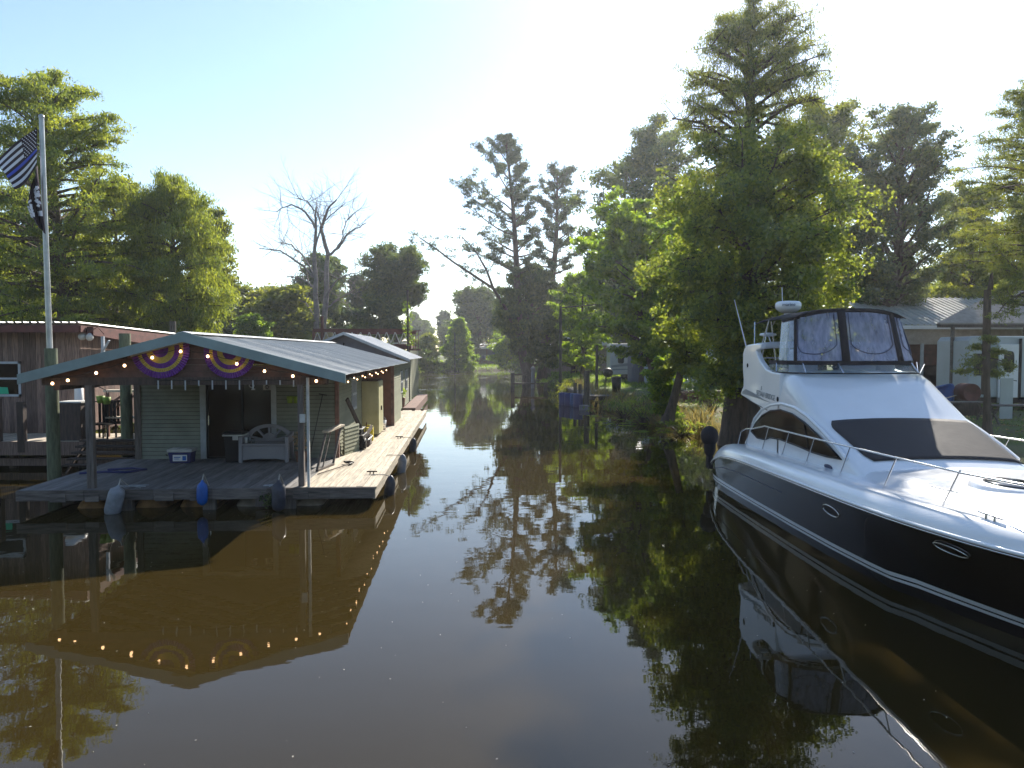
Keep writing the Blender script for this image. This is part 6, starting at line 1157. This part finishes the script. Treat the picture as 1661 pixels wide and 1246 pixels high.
# ------------------------------------------------------------------ bank growth: reeds, grass, shrubs; floating bits
rng1 = np.random.default_rng(8)
def blades(name, pts, h, m_, rng, w_=.012, lean=.35):
    pts = np.asarray(pts, float); T = len(pts); d = np.stack([rng.normal(0, lean, T), rng.normal(0, lean, T), np.ones(T)], 1); L_ = (h * rng.uniform(.4, 1.1, T))[:, None]
    a = rng.uniform(0, PI, T); s = np.stack([np.cos(a), np.sin(a), np.zeros(T)], 1) * (w_ * rng.uniform(.6, 1.5, T))[:, None]; bend = np.stack([rng.normal(0, lean, T), rng.normal(0, lean, T), -.1 * np.ones(T)], 1)
    midp = pts + d * L_ * .5; tip = pts + d * L_ + bend * L_ * .6
    V = np.stack([pts - s, pts + s, midp + s * .8, tip, midp - s * .8], 1).reshape(-1, 3)
    me = bpy.data.meshes.new(name); me.vertices.add(5 * T); me.vertices.foreach_set('co', V.ravel().astype(np.float32)); me.loops.add(5 * T); me.loops.foreach_set('vertex_index', np.arange(5 * T, dtype=np.int32))
    me.polygons.add(T); me.polygons.foreach_set('loop_start', np.arange(0, 5 * T, 5, dtype=np.int32)); me.polygons.foreach_set('loop_total', np.full(T, 5, dtype=np.int32)); me.materials.append(m_)
    at = me.attributes.new('tone', 'FLOAT', 'FACE'); at.data.foreach_set('value', rng.uniform(.1, .95, T).astype(np.float32)); me.update(calc_edges=True)
    o = bpy.data.objects.new(name, me); C.objects.link(o); return o
def scatter(n, x0, x1, y0, y1, d0, d1, rng, clump=0):
    x = rng.uniform(x0, x1, n * 6); y = rng.uniform(y0, y1, n * 6)
    if clump: keep = (np.sin(x * 1.7 + 2 * np.sin(y * .9)) + np.sin(y * 1.3 + x * .4) + rng.normal(0, .5, n * 6)) > clump - .6; x, y = x[keep], y[keep]
    d = land_dist(x, y); k = (d > d0) & (d < d1); x, y = x[k][:n], y[k][:n]; return np.stack([x, y, gz(x, y) - .03], 1)
tag(blades('reeds', scatter(5200, 4, 13, 22, 40, -.25, 1.3, rng1, .7), .85, LM['reed'], rng1, .011), 'tan and green reeds along the right water edge', 'reeds', kind='stuff')
tag(blades('reeds', scatter(3500, 1, 8, 40, 66, -.1, 1.6, rng1, .6), .8, LM['reed'], rng1, .02), 'reeds on the bank between the dock and the pines', 'reeds', kind='stuff')
tag(blades('lawn_grass', scatter(42000, 3, 34, 22, 56, .6, 30, rng1), .10, LM['grass'], rng1, .012, .5), 'short lawn grass on the right bank', 'grass', kind='stuff')
tag(blades('bank_grass', scatter(9000, 0, 20, 55, 100, .2, 12, rng1, .3), .35, LM['grass'], rng1, .03, .4), 'rough grass on the bank under the pines', 'grass', kind='stuff')
x = rng1.uniform(-22, 16, 9000); y = rng1.uniform(112, 142, 9000); d = land_dist(x, y); k = d > .1
tag(blades('far_grass', np.stack([x[k], y[k], gz(x[k], y[k])], 1), .35, LM['grass'], rng1, .05, .4), 'grass on the far bank of the pond', 'grass', kind='stuff')
dp = scatter(2600, 4, 30, 22, 50, .5, 25, rng1); dp[:, 2] += .05; o = leaves('leaf_litter', dp, (.15, .15, .01), 4, .08, LM['dry'], None, rng1); tag(o, 'dry fallen leaves on the right bank', 'leaf litter', kind='stuff')
def bush(px, y, w_, h, mm, lab, sd, leaf=.13, n=26):
    x_ = gp(px, y); g_ = max(0, gzp(x_, y)); r = thing('bank_shrub', lab, 'shrub', (x_, y, g_)); rg_ = np.random.default_rng(sd); c = [(rg_.normal(0, w_ * .35), rg_.normal(0, w_ * .3), abs(rg_.normal(.45, .25)) * h) for _ in range(26)]
    s = MB(); [s.tube([(0, 0, -.1), (q[0] * .5, q[1] * .5, q[2] * .6), q], [.025, .015, .005], 4, caps=False) for q in c]; s.build('stems', BK, r, recalc=False); leaves('foliage', c, (w_ * .2, w_ * .2, h * .16), n, leaf, LM[mm], r, rg_)
bush(1012, 37, 1.9, 1.3, 'vine', 'olive shrub on the bank right of the dock', 1); bush(1045, 34, 1.4, 1.1, 'vine', 'small dark shrub between dock and sapling', 2); bush(1110, 29, 1.0, .8, 'vine', 'low weedy shrub at the foot of the leaning tree', 3)
bush(905, 62, 2.4, 1.6, 'dark', 'dark low shrub at the foot of the second pine', 4, .2); bush(925, 55, 2.0, 1.3, 'cypress', 'green shrub at the foot of the lamp pole', 5, .18); bush(1340, 31, 2.5, 2.0, 'dark', 'dark shrub behind the yacht flybridge', 6); bush(1155, 34, 2.2, 2.2, 'dark', 'dark bush left of the huge trunk', 7)
for k, (px, y, w_, h, mm) in enumerate(((735, 122, 6, 2.2, 'dark'), (668, 119, 5, 2.4, 'cypress'), (850, 112, 5, 2.0, 'far'), (905, 104, 6, 3.5, 'far'), (955, 88, 5, 3, 'cypress'), (640, 100, 7, 4, 'dark'), (700, 123, 5, 1.6, 'dark'))):
    bush(px, y, w_, h, mm, ['dark shrub skirt under the young cypress', 'green shrub at the left end of the far bank', 'shrub by the fence on the far bank', 'tall shrub behind the lamp pole', 'green shrub in front of the pale roofed building', 'dark bush behind the red upper deck', 'low dark shrub left of the young cypress'][k], 30 + k, .4, 40)
# left bank hedge behind the boathouse
for k in range(7): bush(-40 + k * 75, 34 + (k % 2) * 2, 3.4, 3.2, 'cypress' if k % 2 else 'dark', ['shrub hidden mostly behind the brown building at the left edge', 'second shrub behind the brown building', 'green shrub showing over the brown roof', 'dark shrub behind the grey piling top', 'green shrub behind the roof ridge', 'dark shrub behind the ridge cap right of the peak', 'green shrub low behind the metal roof'][k], 50 + k, .2, 60)
# floating specks
T = 260; x = rng1.uniform(-9, 5, T * 3); y = 5 + 25 * rng1.random(T * 3) ** 1.5; k = (land_dist(x, y) < -.5) & ~((x < -2.5) & (y > 15) | (x > 4.6)); x, y = x[k][:T], y[k][:T]
m = MB()
for a, b_ in zip(x, y):
    s = rnd.uniform(.004, .015); th = rnd.uniform(0, PI); c_, s_ = math.cos(th) * s, math.sin(th) * s; m.add([(a - c_, b_ - s_, .004), (a + s_ * .5, b_ - c_ * .5, .006), (a + c_, b_ + s_, .004), (a - s_ * .5, b_ + c_ * .5, .007)], [(0, 1, 2, 3)])
tag(m.build('floating_debris', M['rope'], recalc=False), 'pale petals and specks floating on the dark water', 'floating debris', kind='stuff')
m = MB()
for k in range(60):
    a, b_ = rnd.gauss(0, 1), rnd.gauss(0, 1); q = P(1010 + a * 32, 684 + b_ * 9 + a * 3, z=.004)
    if land_dist(np.array([q.x]), np.array([q.y]))[0] > -.2: continue
    s = rnd.uniform(.06, .16); m.add([(q.x + s * math.cos(t) * 1.3, q.y + s * math.sin(t), .006) for t in np.linspace(0, 2 * PI, 9, endpoint=False)], [range(9)])
tag(m.build('lily_pads', LM['grass'], recalc=False), 'small pale lily pads floating off the right bank', 'lily pads', kind='stuff')

# ------------------------------------------------------------------ far haze, thickened to stand in for the lens-flare veil near the sun
hm = bpy.data.materials.new('veil_haze'); hm.use_nodes = True; N = hm.node_tree.nodes; N.remove(N['Principled BSDF']); v = N.new('ShaderNodeVolumePrincipled')
v.inputs['Color'].default_value = (.93, .96, 1, 1); v.inputs['Density'].default_value = .00045; v.inputs['Anisotropy'].default_value = .6
hm.node_tree.links.new(v.outputs[0], N['Material Output'].inputs['Volume'])
m = MB(); m.box(-330, 330, -90, 420, -3, 36); o = m.build('haze', hm); o['kind'] = 'stuff'
